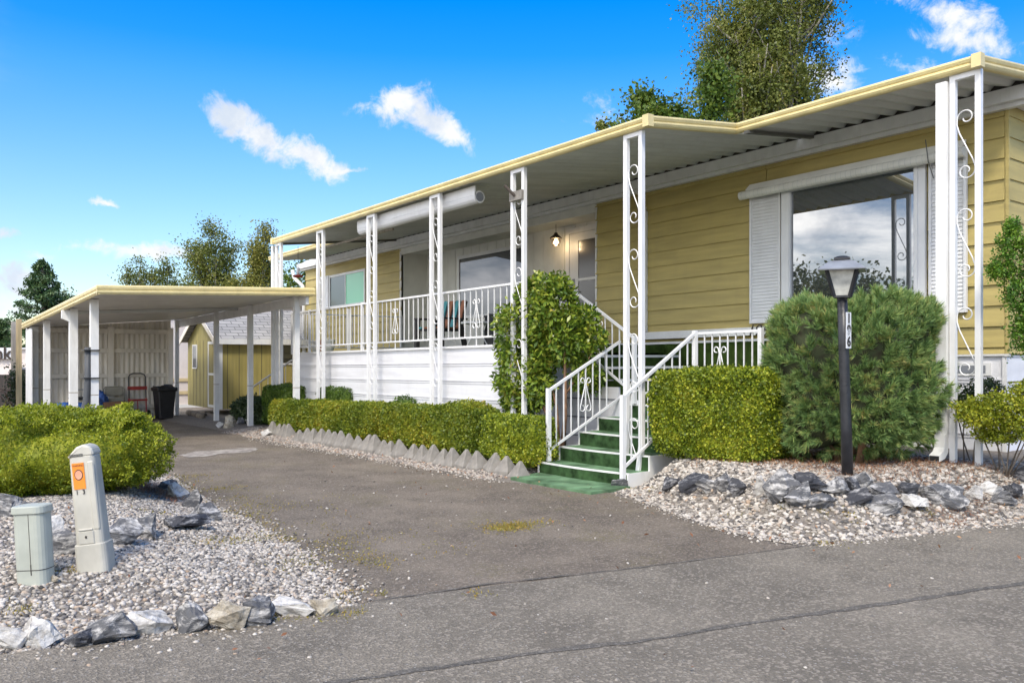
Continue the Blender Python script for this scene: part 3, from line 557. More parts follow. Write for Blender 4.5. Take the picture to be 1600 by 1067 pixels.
P = np.concatenate(PP); D = np.concatenate(DD); tw = lump(P, 9, 1., 4); k = (tw > -.3) & ~((P[:, 1] < 6.72) & (np.abs(P[:, 0]+8.385) < .09)); P = P[k]; D = D[k]
npmesh('crown', leaves(P, D+np.array([0,0,.5]), .085, .034, .4, .35, hang=.2), quads(len(P)), MT['photinia'], t)
zb = loc[2]-.03
MB().tube([(-8.0,6.92,zb),(-8.03,6.93,zb+.25),(-8.15,6.92,zb+.5),(-8.35,6.9,zb+.85),(-8.55,6.88,zb+1.4)], [.042,.036,.03,.024,.012], 8).tube([(-8.0,6.95,zb+.1),(-7.96,6.98,zb+.6),(-7.98,7.0,zb+1.3),(-8.05,7.0,zb+1.9)], [.03,.028,.02,.01], 8).tube([(-8.05,6.95,zb+.35),(-8.15,7.0,zb+.75),(-8.3,6.95,zb+1.3)], [.022,.018,.01], 6).tube([(-7.97,6.99,zb+.9),(-7.85,7.15,zb+1.2),(-7.72,7.28,zb+1.5)], [.016,.012,.006], 6).build('trunk', MT['redbark'], t, tl=False, smooth=True)
# evergreen and shrubs at the house corner
loc = (-3.02,8.15,g(-3.0,8.15)); t = thing('hinoki', loc, 'upright dark green hinoki evergreen at the right house corner', 'tree')
PP = []; DD = []
for cx, cy, cz, r in [(-3.05,8.12,1.62,.17),(-2.92,8.15,1.75,.2),(-3.1,8.08,1.95,.15),(-2.95,8.2,2.05,.2),(-3.22,8.04,2.2,.11),(-3.0,8.15,2.3,.15),(-3.17,8.06,2.42,.11),(-3.16,8.06,2.55,.07),(-2.9,8.2,2.4,.15),(-2.85,8.25,1.5,.2),(-3.28,8.0,2.17,.06),(-2.82,8.3,2.6,.12)]:
    n = int(60000*r*r)+200; D = rnd(n); P = D*np.array([r,r,r*1.25])*rng.uniform(.55, 1, (n, 1))*(1+lump(D, 5, .35, int(cz*100))[:, None]+lump(D, 14, .22, int(cz*77))[:, None])+np.array([cx, cy, cz]); PP.append(P); DD.append(D)
P = np.concatenate(PP); D = np.concatenate(DD); npmesh('crown', leaves(P, D+np.array([0,0,.5]), .03, .017, .5, .3), quads(len(P)), MT['hinoki'], t)
MB().tube([(-2.98,8.15,loc[2]-.05),(-3.0,8.15,1.3),(-3.0,8.13,2.2)], [.04,.035,.015], 8).build('trunk', MT['bark'], t, tl=False, smooth=True)
def layered(loc, blobs, label, m, stem_to):
    t = thing('azalea', loc, label, 'shrub'); PP = []; DD = []
    for cx, cy, cz, rx, rz_ in blobs:
        n = int(24000*rx*rx)+500; D = rnd(n); P = D*np.array([rx, rx, rz_])*rng.uniform(.4, 1, (n, 1))*(1+lump(D, 4, .2, int(cx*-100))[:, None])+np.array([cx, cy, cz]); PP.append(P); DD.append(D)
    P = np.concatenate(PP); D = np.concatenate(DD); npmesh('foliage', leaves(P, D*.3+np.array([0,0,.9]), .028, .017, .8, .2), quads(len(P)), m, t)
    stems(t, [((loc[0]+random.uniform(-.05,.05), loc[1]+random.uniform(-.05,.05), loc[2]-.03), (b_[0], b_[1], b_[2]), .007) for b_ in blobs])
layered((-3.25,8.12,g(-3.25,8.12)), [(-3.36,8.02,.84,.27,.13),(-3.2,8.08,.98,.26,.11),(-3.5,8.12,.92,.2,.11),(-3.02,8.15,.80,.32,.14),(-3.0,8.2,1.1,.24,.1),(-3.3,8.1,.68,.2,.08),(-2.85,8.25,.95,.25,.12)], 'yellow-green layered azalea below the hinoki at the right', MT['yellowshrub'], 0)
layered((-3.66,8.4,g(-3.66,8.4)), [(-3.68,8.36,.98,.17,.15),(-3.52,8.42,1.08,.16,.12),(-3.8,8.42,.86,.13,.10),(-3.55,8.38,.82,.13,.07)], 'sparse dark-stemmed shrub behind the right scroll post', MT['darkshrub'], 0)
shrub('laurel', (-18.35,7.0,g(-18.4,7.0)-.05), (1.15,.42,.30), 'dark glossy low laurel in front of the yellow shed', 'shrub', MT['darkshrub'], 7000, .09, .045, 2.4, .09, 3.5, .05)
# weeds and moss tufts and dead needles (uncountable)
PP = []
for px, py, r, n in [(790,826,.10,900),(815,822,.08,300),(850,818,.1,120),(340,765,.12,200),(362,845,.1,260),(330,850,.08,150),(445,845,.06,70),(300,745,.14,200),(420,840,.12,200),(470,880,.15,200),(560,960,.05,60),(540,930,.08,80),(1224,790,.03,60),(1285,800,.035,90),(1330,806,.035,120),(1447,800,.03,90),(1160,800,.05,60),(1290,852,.05,70),(240,800,.1,120),(36,955,.05,140),(520,962,.09,120),(445,967,.05,60),(375,975,.06,60),(1340,850,.1,20),(985,765,.05,90),(1020,765,.04,60),(600,930,.02,30),(745,932,.05,50),(112,893,.03,60)]:
    p = at(px, py); a = rng.normal(0, r, (n, 2)); x = p.x+a[:, 0]; y = p.y+a[:, 1]; PP.append(np.stack([x, y, np.maximum(G(x, y), tilt(x)+.008)+.004], 1))
for _ in range(1):
    n = 5000; x = rng.uniform(-10.5, -4.6, n); y = 2.5+rng.gamma(1.6, .16, n)*np.clip((x+11)/3+.4,.4,1.4); k = np.sin(x*3.1+np.sin(y*9)*1.2)+np.sin(x*7.7+2)*.6+rng.normal(0,.5,n) > .1; x = x[k]; y = y[k]; n = len(x); PP.append(np.stack([x, y, tilt(x)+.01], 1))
P = np.concatenate(PP); D = np.tile(np.array([[0,0,1.]]), (len(P), 1)); tag(npmesh('weeds', leaves(P, D, .022, .006, .2), quads(len(P)), MT['weed']), 'small yellowish weeds and moss tufts along the gravel edges', kind='stuff')
n = 300; x = rng.uniform(-11, -2.2, n); y = np.where(rng.random(n) < .6, 5.7+rng.normal(0,.5,n), rng.uniform(.3,7,n)); zl = np.maximum(G(x, y), tilt(x)+.012)+.022; P = np.stack([x, y, zl], 1); D = np.tile(np.array([[0,0,1.]]), (n, 1)); k = ~((x > -7.75) & (x < -6.1) & (y > 6.25)); P = P[k]; D = D[k]
tag(npmesh('fallen_leaves', leaves(P, D, .034, .018, 1.3), quads(len(P)), MT['litter']), 'few brown fallen leaves lying on asphalt and gravel', kind='stuff')
n = 9000; x = rng.uniform(-5.6, -3.0, n); y = rng.uniform(6.3, 8.3, n); k = inside(BEDR, x, y) & (rng.random(n) < sst(6.2, 7.0, y)); x = x[k]; y = y[k]
x2 = rng.normal(-9.0, .35, 2500); y2 = rng.normal(2.3, .14, 2500); x = np.concatenate([x, x2]); y = np.concatenate([y, y2])
P = np.stack([x, y, G(x, y)+.018], 1); D = np.tile(np.array([[0,0,1.]]), (len(P), 1)); tag(npmesh('needle_litter', leaves(P, D, .05, .005, 1.6), quads(len(P)), MT['litter']), 'reddish dead needles lying under the shrubs', kind='stuff')
# ================================================================== HOUSE
WY = 9.60; RY = 10.25; X0 = -21.874; X1 = -3.806; RX0 = -16.584; RX1 = -10.156  # house coordinates below scaled about the camera as the wall was moved back
house = thing('mobile_home', (-12.834, 10.5, g(-12.834, 10.5)), 'long mustard-yellow mobile home with white porch wall, trim and shutters', 'house')
def siding_x(xa, xb, y, z0, z1, out=-1):
    m = MB(); z = z1; rv = .224
    while z > z0+.01:
        zb = max(z-rv, z0); t0 = .028; t1 = .003
        m.add([(xa,y+out*t0,zb),(xb,y+out*t0,zb),(xb,y+out*t1,z),(xa,y+out*t1,z),(xa,y+.03,zb),(xb,y+.03,zb),(xb,y+.03,z),(xa,y+.03,z)], [(0,1,2,3),(4,7,6,5),(0,4,5,1),(3,2,6,7),(0,3,7,4),(1,5,6,2)]); z = zb
    return m
def siding_y(x, ya, yb, z0, z1, out=1):
    m = MB(); z = z1; rv = .224
    while z > z0+.01:
        zb = max(z-rv, z0)
        m.add([(x+out*.018,ya,zb),(x+out*.018,yb,zb),(x+out*.004,yb,z),(x+out*.004,ya,z),(x-.03*out,ya,zb),(x-.03*out,yb,zb),(x-.03*out,yb,z),(x-.03*out,ya,z)], [(0,1,2,3),(4,7,6,5),(0,4,5,1),(3,2,6,7),(0,3,7,4),(1,5,6,2)]); z = zb
    return m
siding_x(-6.808, X1-.02, WY, 1.393, 4.155).build('wall', MT['yellow'], house)
siding_x(RX1, -6.819, WY, 1.656, 4.155).build('wall', MT['yellow'], house)
siding_x(X0, RX0, WY, 1.522, 4.155).build('wall', MT['yellow'], house)
siding_y(X1, WY-.012, 13.8, 1.393, 4.155).build('end_wall', MT['yellow'], house)
MB().box(X1-.012, X1+.022, WY-.024, WY+.006, 1.393, 4.088).build('corner_trim', MT['yellow'], house)

# solid core behind the siding (leaves the recessed porch open)
b_ = MB(); b_.box(RX1+.03, X1-.04, WY+.031, 13.8, .5, 4.155); b_.box(X0+.03, RX0-.03, WY+.031, 13.8, .5, 4.155); b_.box(RX0-.03, RX1+.03, RY+.06, 13.8, .5, 4.155); b_.build('wall_core', MT['yellow'], house)
# recessed porch wall: vertical grooved boards
m = MB(); x = RX0
while x < RX1-.01:
    xe = min(x+.305, RX1); m.box(x+.006, xe-.006, RY, RY+.03, 1.633, 3.932); x = xe
m.box(RX0, RX1, RY+.018, RY+.05, 1.633, 3.932); m.build('porch_wall', MT['porchwhite'], house)
MB().box(RX0-.028, RX0, WY-.02, RY+.05, 1.577, 4.155).build('porch_return', MT['porchwhite'], house)
MB().box(RX1, RX1+.028, WY-.026, RY+.05, 1.611, 3.977).build('corner_trim', MT['white'], house)
MB().box(RX0-.06, RX0-.029, WY-.026, WY+.02, 1.577, 3.977).build('corner_trim', MT['white'], house)
MB().box(RX0, RX1, WY-.03, WY+.02, 3.848, 4.021).box(RX0, RX1, WY+.021, RY+.03, 3.888, 3.932).build('header', MT['porchwhite'], house)
# fascia under awning
MB().box(X0-.25, X1+.28, WY-.17, WY-.14, 4.035, 4.178).box(X0-.25, X1+.28, WY-.139, WY+.02, 4.035, 4.055).box(X0-.2, X1+.2, WY-.10, WY-.024, 3.985, 4.034).build('fascia', MT['white'], house)
# roof and rake at the right end
MB().prism([(WY-.05,4.20),(WY+.1,4.30),(12,4.5),(14.1,4.19),(14.1,4.152)], X0-.25, X1+.26, 'x').build('roof', MT['soffit'], house)
MB().box(X1+.262, X1+.285, WY-.139, 14.1, 4.035, 4.15).box(X1+.02, X1+.26, WY+.03, 14.0, 4.04, 4.055).build('rake_board', MT['white'], house)
# skirting
def ribbed_x(xa, xb, y, z0, z1, step=.26):
    m = MB(); z = z1
    while z > z0+.02:
        zb = max(z-step, z0); h = z-zb
        m.box(xa, xb, y, y+.02, zb+.05 if h > .1 else zb, z)
        if h > .1:
            m.box(xa, xb, y-.012, y+.02, zb+.035, zb+.0495); m.box(xa, xb, y+.008, y+.02, zb+.02, zb+.0345); m.box(xa, xb, y-.008, y+.02, zb, zb+.0195)
        z = zb
    return m
ribbed_x(-6.696, X1-.02, WY+.0, .2, 1.377, .3).build('skirting', MT['panelwhite'], house)
MB().box(X1-.045, X1+.0, WY-.018, WY-.001, .2, 1.377).build('skirting_trim', MT['whiteclean'], house)
m = MB(); z = 1.377
while z > .3: m.box(X1-.03, X1-.012, WY+.02, 13.7, z-.28, z-.02); m.box(X1-.03, X1-.002, WY+.02, 13.7, z-.018, z); z -= .3
m.build('skirting', MT['panelwhite'], house)
v = MB().box(-4.408, -3.962, WY-.02, WY-.002, 1.16, 1.298).build('vent', MT['white'], house); MB().box(-4.352, -4.018, WY-.026, WY-.0205, 1.19, 1.27).build('grille', MT['grey'], v)
MB().box(X1-.02, X1+.03, WY-.03, WY-.002, 1.365, 1.392).box(-6.696, X1-.02, WY-.03, WY-.002, 1.371, 1.392).build('drip_edge', MT['white'], house)
MB().box(RX1-.0, -6.696, WY-.02, WY+.03, 1.616, 1.65).build('base_trim', MT['white'], house)
MB().box(RX1-.6, -6.70, WY+.0, WY+.03, .5, 1.615).build('turf_wall', MT['darkturf'], house)
# windows
def window(xa, xb, y, z0, z1, gm, fr=.05, mull=(), pname='pane', proud=.03):
    f = MB().box(xa-fr, xa, y-proud, y+.0, z0-fr, z1+fr).box(xb, xb+fr, y-proud, y+.0, z0-fr, z1+fr).box(xa, xb, y-proud, y, z1, z1+fr).box(xa, xb, y-proud, y, z0-fr, z0)
    for q in mull: f.box(q-.018, q+.018, y-proud+.004, y-.006, z0, z1)
    o = f.build('window', MT['whiteclean'], house); xs_ = [xa]+list(mull)+[xb]; gs = gm if isinstance(gm, list) else [gm]*(len(xs_)-1)
    for i, (a, c) in enumerate(zip(xs_[:-1], xs_[1:])): MB().box(a+.0, c-.0, y-.012, y-.005, z0, z1).build(pname, gs[i], o)
    return o
w = window(-6.406, -4.776, WY-.03, 1.856, 3.553, MT['glass'], .13, proud=.05)
MB().box(-6.456, -6.417, WY-.092, WY-.081, 1.834, 3.597).box(-4.765, -4.726, WY-.092, WY-.081, 1.834, 3.597).build('frame_bead', MT['whiteclean'], w)
def shutter(xa, xb, z0, z1, y=WY-.022, lou=.048):
    s = MB().box(xa, xa+.03, y-.04, y, z0, z1).box(xb-.03, xb, y-.04, y, z0, z1).box(xa+.03, xb-.03, y-.04, y, z0, z0+.03).box(xa+.03, xb-.03, y-.04, y, z1-.03, z1).build('shutter', MT['whiteclean'], house)
    m = MB(); z = z0+.03
    while z < z1-.04:
        m.add([(xa+.03,y-.028,z),(xb-.03,y-.028,z),(xb-.03,y-.016,z+lou-.001),(xa+.03,y-.016,z+lou-.001),(xa+.03,y-.001,z),(xb-.03,y-.001,z)], [(0,1,2,3),(0,4,5,1),(3,2,5,4)]); z += lou
    m.build('louvres', MT['whiteclean'], s)
shutter(-7.053, -6.568, 1.856, 3.664, lou=.044); shutter(-4.615, -4.202, 1.856, 3.664, lou=.044)
window(-20.255, -18.358, WY-.02, 2.894, 3.642, [MT['darkglass'], MT['greenglass']], .06, (-19.363,)); shutter(-20.813, -20.334, 2.838, 3.709)
window(-15.178, -12.89, RY, 2.392, 3.642, MT['porchglass'], .07); MB().box(-15.345, -12.745, RY-.035, RY-.002, 2.236, 2.303).build('window_sill', MT['porchwhite'], house)
# door
d = MB().box(-11.629, -11.528, RY-.04, RY, 1.656, 3.821).box(-10.356, -10.256, RY-.04, RY, 1.656, 3.821).box(-11.528, -10.356, RY-.04, RY, 3.72, 3.821).box(-11.523, -11.294, RY-.03, RY-.004, 1.667, 3.715).box(-10.49, -10.362, RY-.03, RY-.004, 1.667, 3.715).box(-11.294, -10.49, RY-.03, RY-.004, 1.667, 2.214).box(-11.294, -10.49, RY-.03, RY-.004, 3.575, 3.715).build('door', MT['whiteclean'], house)
MB().box(-11.294, -10.49, RY-.02, RY-.008, 2.214, 3.575).build('door_glass', MT['screen'], d); MB().box(-11.294, -10.49, RY-.028, RY-.021, 2.838, 2.883).build('crossbar', MT['whiteclean'], d)
MB().box(-11.439, -11.383, RY-.045, RY-.031, 2.615, 2.883).beam((-11.417,RY-.05,2.66),(-11.272,RY-.06,2.638),.02,.02).build('handle', MT['grey'], d)
# white duct with elbow and the number
MB().tube([(-9.04,WY-.07,3.754),(-9.04,WY-.07,3.642)], .065, 8).build('duct_cap', MT['white'], house)
MB().box(-9.09, -8.978, WY-.09, WY-.02, 1.812, 3.687).prism([(-9.09,1.812),(-9.073,1.745),(-9.028,1.7),(-8.973,1.695),(-6.696,1.695),(-6.696,1.806),(-8.978,1.806)], WY-.09, WY-.02, 'y').build('duct', MT['white'], house)
def text(s, size, m, parent, mx, name='lettering', shear=0., ext=.002, align='CENTER', bold=0.):
    cu = bpy.data.curves.new('t', 'FONT'); cu.body = s; cu.size = size; cu.shear = shear; cu.extrude = ext; cu.align_x = align; cu.align_y = 'CENTER'; cu.offset = bold
    o = bpy.data.objects.new('t', cu); COL.objects.link(o); dg = bpy.context.evaluated_depsgraph_get(); me = bpy.data.meshes.new_from_object(o.evaluated_get(dg)); bpy.data.objects.remove(o)
    r = rootloc(parent); me.transform(Matrix.Translation(-Vector(r)) @ mx); me.materials.clear(); return link(name, me, m, parent)
FRONT = Matrix.Rotation(R(90), 4, 'X')
text('196', .22, MT['ink'], house, Matrix.Translation((-6.90, WY-.105, 1.75+float(tilt(-6.696)))) @ FRONT, 'house_number', .35, .003)
# gutter downspout at the far end
MB().tube([(X0-.35,WY-.25,4.02),(X0-.30,WY-.22,3.80),(X0+.05,WY-.12,3.55),(X0+.08,WY-.1,3.35),(X0+.08,WY-.1,1.3)], .05, 8).build('downspout', MT['white'], house, smooth=True)
# ================================================================== AWNING
aw = thing('awning', (-11.5, 7.6, g(-11.5, 7.6)), 'long corrugated metal patio awning with cream gutter on white scroll posts', 'awning')
def zaw(y): return 3.88+.115*(y-6.66)
def corr_panel(xa, xb, ya, yb, pitch=.21, amp=.046):
    prof = []; x = xa
    while x < xb-.001:
        for t, dz in ((0,0),(.70,-amp),(.80,-amp*.92),(.99,0)): prof.append((min(x+t*pitch, xb), dz))
        x += pitch
    prof.append((xb, 0)); n = len(prof); V = []
    for y in (ya, yb):
        V += [(x, y, zaw(y)+.034+dz) for x, dz in prof]; V += [(x, y, zaw(y)+.055) for x, dz in prof]
    Fa = []
    for i in range(n-1): Fa += [(i,i+1,2*n+i+1,2*n+i),(n+i,3*n+i,3*n+i+1,n+i+1),(i,n+i,n+i+1,i+1),(2*n+i,2*n+i+1,3*n+i+1,3*n+i)]
    return MB().add(V, Fa)
FY = 6.62; JY = 8.13
corr_panel(-16.68, -6.22, FY, WY-.12).build('roof_panel', MT['soffit'], aw)
corr_panel(-6.19, -3.51, JY, WY-.12).build('roof_panel', MT['soffit'], aw)
corr_panel(-20.68, -16.72, JY, WY-.12).build('roof_panel', MT['soffit'], aw)
def gutter(path, name='gutter', par=None, zfun=zaw, prof=None, m='cream'):
    prof = prof or [(-.02,-.016),(.02,-.018),(.036,-.006),(.047,.014),(.045,.030),(.033,.040),(.045,.050),(.055,.074),(.05,.092),(.03,.102),(-.02,.10)]
    n = len(prof); V = []; Pp = [Vector(p) for p in path]
    for i, p in enumerate(Pp):
        a = (p-Pp[i-1]).normalized() if i else None; c = (Pp[i+1]-p).normalized() if i < len(Pp)-1 else None
        na = Vector((a.y, -a.x)) if a else None; nc = Vector((c.y, -c.x)) if c else None
        if na is None: nn = nc
        elif nc is None: nn = na
        else: nn = (na+nc).normalized(); nn /= nn.dot(na)
        V += [(p.x+nn.x*o_, p.y+nn.y*o_, zfun(p.y)+z) for o_, z in prof]
    Fa = []
    for i in range(len(Pp)-1):
        for k in range(n): Fa.append((i*n+k, i*n+(k+1) % n, (i+1)*n+(k+1) % n, (i+1)*n+k))
    Fa += [tuple(range(n)), tuple(range((len(Pp)-1)*n, len(Pp)*n))]
    return MB().add(V, Fa).build(name, MT[m], par or aw)
MB().box(-16.6, -6.25, WY-.1385, WY-.125, 4.10, 4.255).box(-6.24, -3.55, WY-.1385, WY-.125, 4.10, 4.255).box(-20.6, -16.62, WY-.1385, WY-.125, 4.10, 4.255).build('dark_gap_strip', MT['ink'], aw)  # dark strip added so the corrugation gaps above the fascia look shaded
gutter([(-16.7,WY-.12),(-16.7,FY),(-6.2,FY),(-6.2,JY),(-3.49,JY),(-3.49,WY+.3)]); gutter([(-20.7,WY-.12),(-20.7,JY),(-16.76,JY)])
for x, y in ((-6.2,FY),(-3.49,JY),(-16.7,FY)):
    MB().box(x-.02, x+.066, y-.066, y+.02, zaw(y)-.021, zaw(y)+.106).build('corner_cap', MT['cream'], aw)
for x, ya in ((-6.02, JY-.05),(-16.55, FY+.05)): MB().beam((x, ya, zaw(ya)-.036), (x, WY-.18, zaw(WY-.18)-.036), .06, .036).build('beam', MT['darkbeam'], aw)
MB().box(-16.2, -13.4, 7.55, 7.59, 3.80, 3.84).build('beam', MT['greywood'], aw)
def scroll(p0, side=1):
    "flat bent-iron S scroll, x-z plane"
    pts = []; r0 = .082
    for k in range(26): t = k/25; a = PI*.1+t*PI*2.1; r = .022+(r0-.022)*t; pts.append((r*math.cos(a)*side, r*math.sin(a)))
    x_, z_ = pts[-1]; pts2 = [(-.0825*side, -.06), (-.06*side, -.14), (.0*side, -.27), (.06*side, -.40), (.0825*side, -.47)]
    lo = []
    for k in range(24): t = k/23; a = 0+t*PI*2.2; r = .082-(.058)*t; lo.append((r*math.cos(a)*side, -.50-r*math.sin(a)))
    # top curl opens to the left tube: walk it from the inside out
    up = []
    for k in range(26): t = k/25; a = -PI*.95+t*PI*1.95; r = .026+(.056)*t; up.append((r*math.cos(a)*side, r*math.sin(a)+.0))
    return [(p0[0]+x, p0[1], p0[2]+z) for x, z in up+pts2+lo]
def scroll_post(x, y, zb, zt, kink=0.):
    hw = .115; s = .026; p = MB()
    for k, sx_ in enumerate((-1, 1)):
        xx = x+sx_*hw
        if kink: p.beam((xx,y,zb+.42),(xx,y,zt),.052,.052,(0,1,0)); p.beam((xx-kink,y-.03,zb-.05),(xx,y,zb+.42),.052,.052,(0,1,0))
        else: p.box(xx-s, xx+s, y-s, y+s, zb-.05, zt)
    p.box(x-hw+s, x+hw-s, y-s, y+s, zt-.05, zt)
    o = p.build('post', MT['whiteclean'], aw); z = zt-.42
    while z-.6 > zb: MB().tube(scroll((x, y, z), 1), .0065, 4).build('scroll', MT['whiteclean'], o); z -= .93
    return o
for i, x in enumerate((-6.44,-8.5,-10.5,-12.5,-14.5,-16.5)):
    scroll_post(x, FY+.035, float(G(x, FY))-float(tilt(x)), zaw(FY)-.018, .045 if i == 0 else 0)
scroll_post(-3.60, JY+.04, .33, zaw(JY)-.018); scroll_post(-20.5, JY+.04, .02, zaw(JY)-.018)
MB().box(-16.85, -16.77, FY-.0, FY+.07, .0, 3.84).build('downspout', MT['white'], aw); MB().box(-20.28, -20.20, JY, JY+.07, .0, 3.96).build('downspout', MT['white'], aw)
MB().beam((-3.80,JY-.0,.62),(-3.80,JY-.0,3.98),.10,.06,(0,1,0)).build('downspout', MT['white'], aw)
o = MB().prism([(JY-.055,.62),(JY+.015,.62),(JY+.01,.45),(JY-.05,.395),(JY-.16,.37),(JY-.16,.43),(JY-.09,.46),(JY-.055,.50)], -3.85, -3.75, 'x').build('downspout_shoe', MT['white'], aw)
MB().box(-3.845, -3.755, JY-.164, JY-.161, .376, .424).build('spout_mouth', MT['black'], o)
# flag bracket on the post
o = MB().box(-8.62, -8.36, FY-.03, FY+.007, 3.44, 3.56).build('flag_bracket', MT['concrete'], aw); MB().tube([(-8.5,FY-.03,3.5),(-8.6,FY-.12,3.64)], .02, 8).build('bracket_tube', MT['darkwood'], o)
# rolled white shade under the eave
sh = thing('roller_shade', (-11.4, 6.83, 3.5), 'long white rolled-up plastic shade hanging under the cream awning gutter', 'roller shade')
MB().tube([(-13.2,6.83,3.70),(-9.62,6.83,3.70)], .088, 14).build('roll', MT['whiteclean'], sh, smooth=False); MB().box(-13.2, -9.62, 6.74, 6.765, 3.72, 3.85).build('head_strip', MT['whiteclean'], sh); MB().tube([(-9.62,6.83,3.70),(-9.612,6.83,3.70)], .066, 12).build('end_hollow', MT['grey'], sh)
# rolled bamboo blind over the big window
sh = thing('bamboo_blind', (-5.7, 9.43, 3.5), 'rolled whitish slat blind above the large front window', 'blind')
MB().tube([(-7.12,9.43,3.60),(-4.17,9.43,3.60)], .058, 12).build('roll', MT['porchwhite'], sh)
m = MB()
for k in range(4): m.box(-7.05, -4.2, 9.45+.026*k, 9.458+.026*k, 3.650+.022*k, 3.688+.022*k)
m.build('slats', MT['porchwhite'], sh)
for k in range(44): x = -7.07+k*.0665; MB().tube([(x,9.43,3.60),(x+.004,9.43,3.60)], .0595, 12).build('cord', MT['soffit'], sh)
MB().tube([(-4.56,9.36,3.80),(-4.53,9.36,3.55),(-4.47,9.36,3.35)], .006, 4).build('pull_cord', MT['darkbeam'], sh)
# lantern
lt = thing('porch_lantern', (-11.60, 9.95, 3.5), 'small lit copper pendant lantern beside the porch door', 'lantern')
MB().lathe([(.012,.11),(.03,.10),(.035,.075),(.11,.015),(.115,.0),(.10,-.0)][::-1], (-11.60,9.95,3.63), 6).build('lantern_roof', MT['darkwood'], lt)
m = MB(); 
for k in range(6): a = 2*PI*k/6; m.tube([(-11.60+.098*math.cos(a),9.95+.098*math.sin(a),3.628),(-11.60+.06*math.cos(a),9.95+.06*math.sin(a),3.50)], .006, 4)
m.lathe([(.05,0),(.064,.0),(.064,.012),(.05,.012)], (-11.60,9.95,3.492), 6); m.build('cage', MT['darkwood'], lt)
MB().lathe([(.01,-.06),(.035,-.04),(.04,-.01),(.025,.03),(.01,.04)], (-11.60,9.95,3.575), 10).build('bulb', emit('warm_bulb', (1,.72,.38), 22), lt, smooth=True)
MB().tube([(-11.60,9.95,3.73),(-11.60,9.95,3.89)], .006, 4).build('chain', MT['darkwood'], lt)
pl = bpy.data.lights.new('lantern_light', 'POINT'); pl.energy = 2.2; pl.color = (1,.68,.36); pl.shadow_soft_size = .03; po = bpy.data.objects.new('lantern_light', pl); COL.objects.link(po); po.location = (-11.60, 9.95, 3.42)
# feeder
fd = thing('hummingbird_feeder', (-16.7,7.15,3.2), 'red and clear hummingbird feeder hanging at the far deck end', 'bird feeder')
MB().lathe([(.03,0),(.035,.12),(.02,.15)], (-16.7,7.15,3.26), 10).build('bottle', MT['whiteclean'], fd, smooth=True); MB().lathe([(.02,-.05),(.10,-.03),(.12,.0),(.05,.02)], (-16.7,7.15,3.24), 8).build('dish', MT['red'], fd); MB().tube([(-16.7,7.15,3.40),(-16.7,7.15,3.86)], .005, 4).build('wire', MT['ink'], fd)
# ================================================================== DECK
dk = thing('deck', (-12.6, 7.8, g(-12.6, 7.8)), 'raised porch deck with white horizontal metal skirting and white iron railing', 'deck')
DX0, DX1, DY, DZ = -16.45, -8.66, 6.92, 1.60
MB().box(DX0, DX1, DY+.03, RY-.0, DZ-.12, DZ).box(DX0-.0, RX0-.07, DY+.03, WY-.03, DZ-.13, DZ-.121).build('floor', MT['darkturf'], dk)
ribbed_x(DX0, DX1, DY, -.05, DZ-.03, .262).build('skirting', MT['panelwhite'], dk)
MB().box(DX0-.01, DX1+.01, DY-.03, DY+.03, DZ-.03, DZ+.004).build('edge_trim', MT['whiteclean'], dk)
MB().box(DX1-.02, DX1, DY+.02, 7.58, 0, DZ-.03).build('side_panel', MT['panelwhite'], dk)
MB().box(DX0, DX0+.02, DY+.02, WY, 0, DZ-.03).build('side_panel', MT['panelwhite'], dk)
def ornament(c, u, rail):
    "lyre ornament: two slanted bars with curls; c = top centre, u = horizontal unit"
    m = MB(); h = .40; wd = .085
    for s in (-1, 1):
        pts = [];
        for k in range(14): a = PI*1.1*(1-k/13)-.2; r = .018+.016*k/13; pts.append((s*(.036+r*math.cos(a)), .01+r*math.sin(a)))
        pts = [(s*(.052+.03*math.cos(a)), -.02+.03*math.sin(a)) for a in np.linspace(-1.9, 3.0, 14)]+[(s*.01, -.06),(s*.03, -.15),(s*.075, -.30),(s*.088, -.35)]+[(s*(.052+.036*math.cos(a)), -.365-.036*math.sin(a)) for a in np.linspace(.2, 4.6, 12)]
        m.tube([(c[0]+u[0]*x, c[1]+u[1]*x, c[2]+z) for x, z in pts], .0075, 4)
    return m.build('ornament', MT['whiteclean'], rail)
def railing(parent, p, q, h=.82, gap=.12, n=.15, orn=(), posts=(1, 1), low=.12, name='railing', rr=.018):
    "p, q: floor points (world, untilted); sloped rails follow"
    p = Vector(p); q = Vector(q); L_ = math.hypot(q.x-p.x, q.y-p.y); up = Vector((0,0,1))
    o = MB().beam(p+up*h, q+up*h, rr*2, rr*1.6).beam(p+up*low, q+up*low, rr*1.3, rr*1.5).build(name, MT['whiteclean'], parent)
    k = int(round(L_/n)); u = ((q-p).x/L_, (q-p).y/L_)
    for i in range(1, k):
        a = p.lerp(q, i/k); full = orn and min(abs(i/k-t) for t in orn) < .5/k
        MB().box(a.x-.0065, a.x+.0065, a.y-.0065, a.y+.0065, a.z+(0. if full else low), a.z+h).build('baluster', MT['whiteclean'], o)
        if full: ornament((a.x, a.y-.0, a.z+h*.80), u, o)
    for e, pt in zip(posts, (p, q)):
        if e:
            po_ = MB().box(pt.x-.024, pt.x+.024, pt.y-.024, pt.y+.024, pt.z-(.0 if e == 1 else e), pt.z+h+.03).build('newel', MT['whiteclean'], o)
    return o
ry_ = DY+.0
railing(dk, (-11.0,ry_,DZ), (DX1,ry_,DZ), orn=(.47,)); railing(dk, (-13.35,ry_,DZ), (-11.0,ry_,DZ), orn=(.5,), posts=(1,0)); railing(dk, (-15.6,ry_,DZ), (-13.35,ry_,DZ), orn=(), posts=(1,0))
railing(dk, (DX1,DY,DZ), (DX1,7.55,DZ), posts=(0,1), orn=())
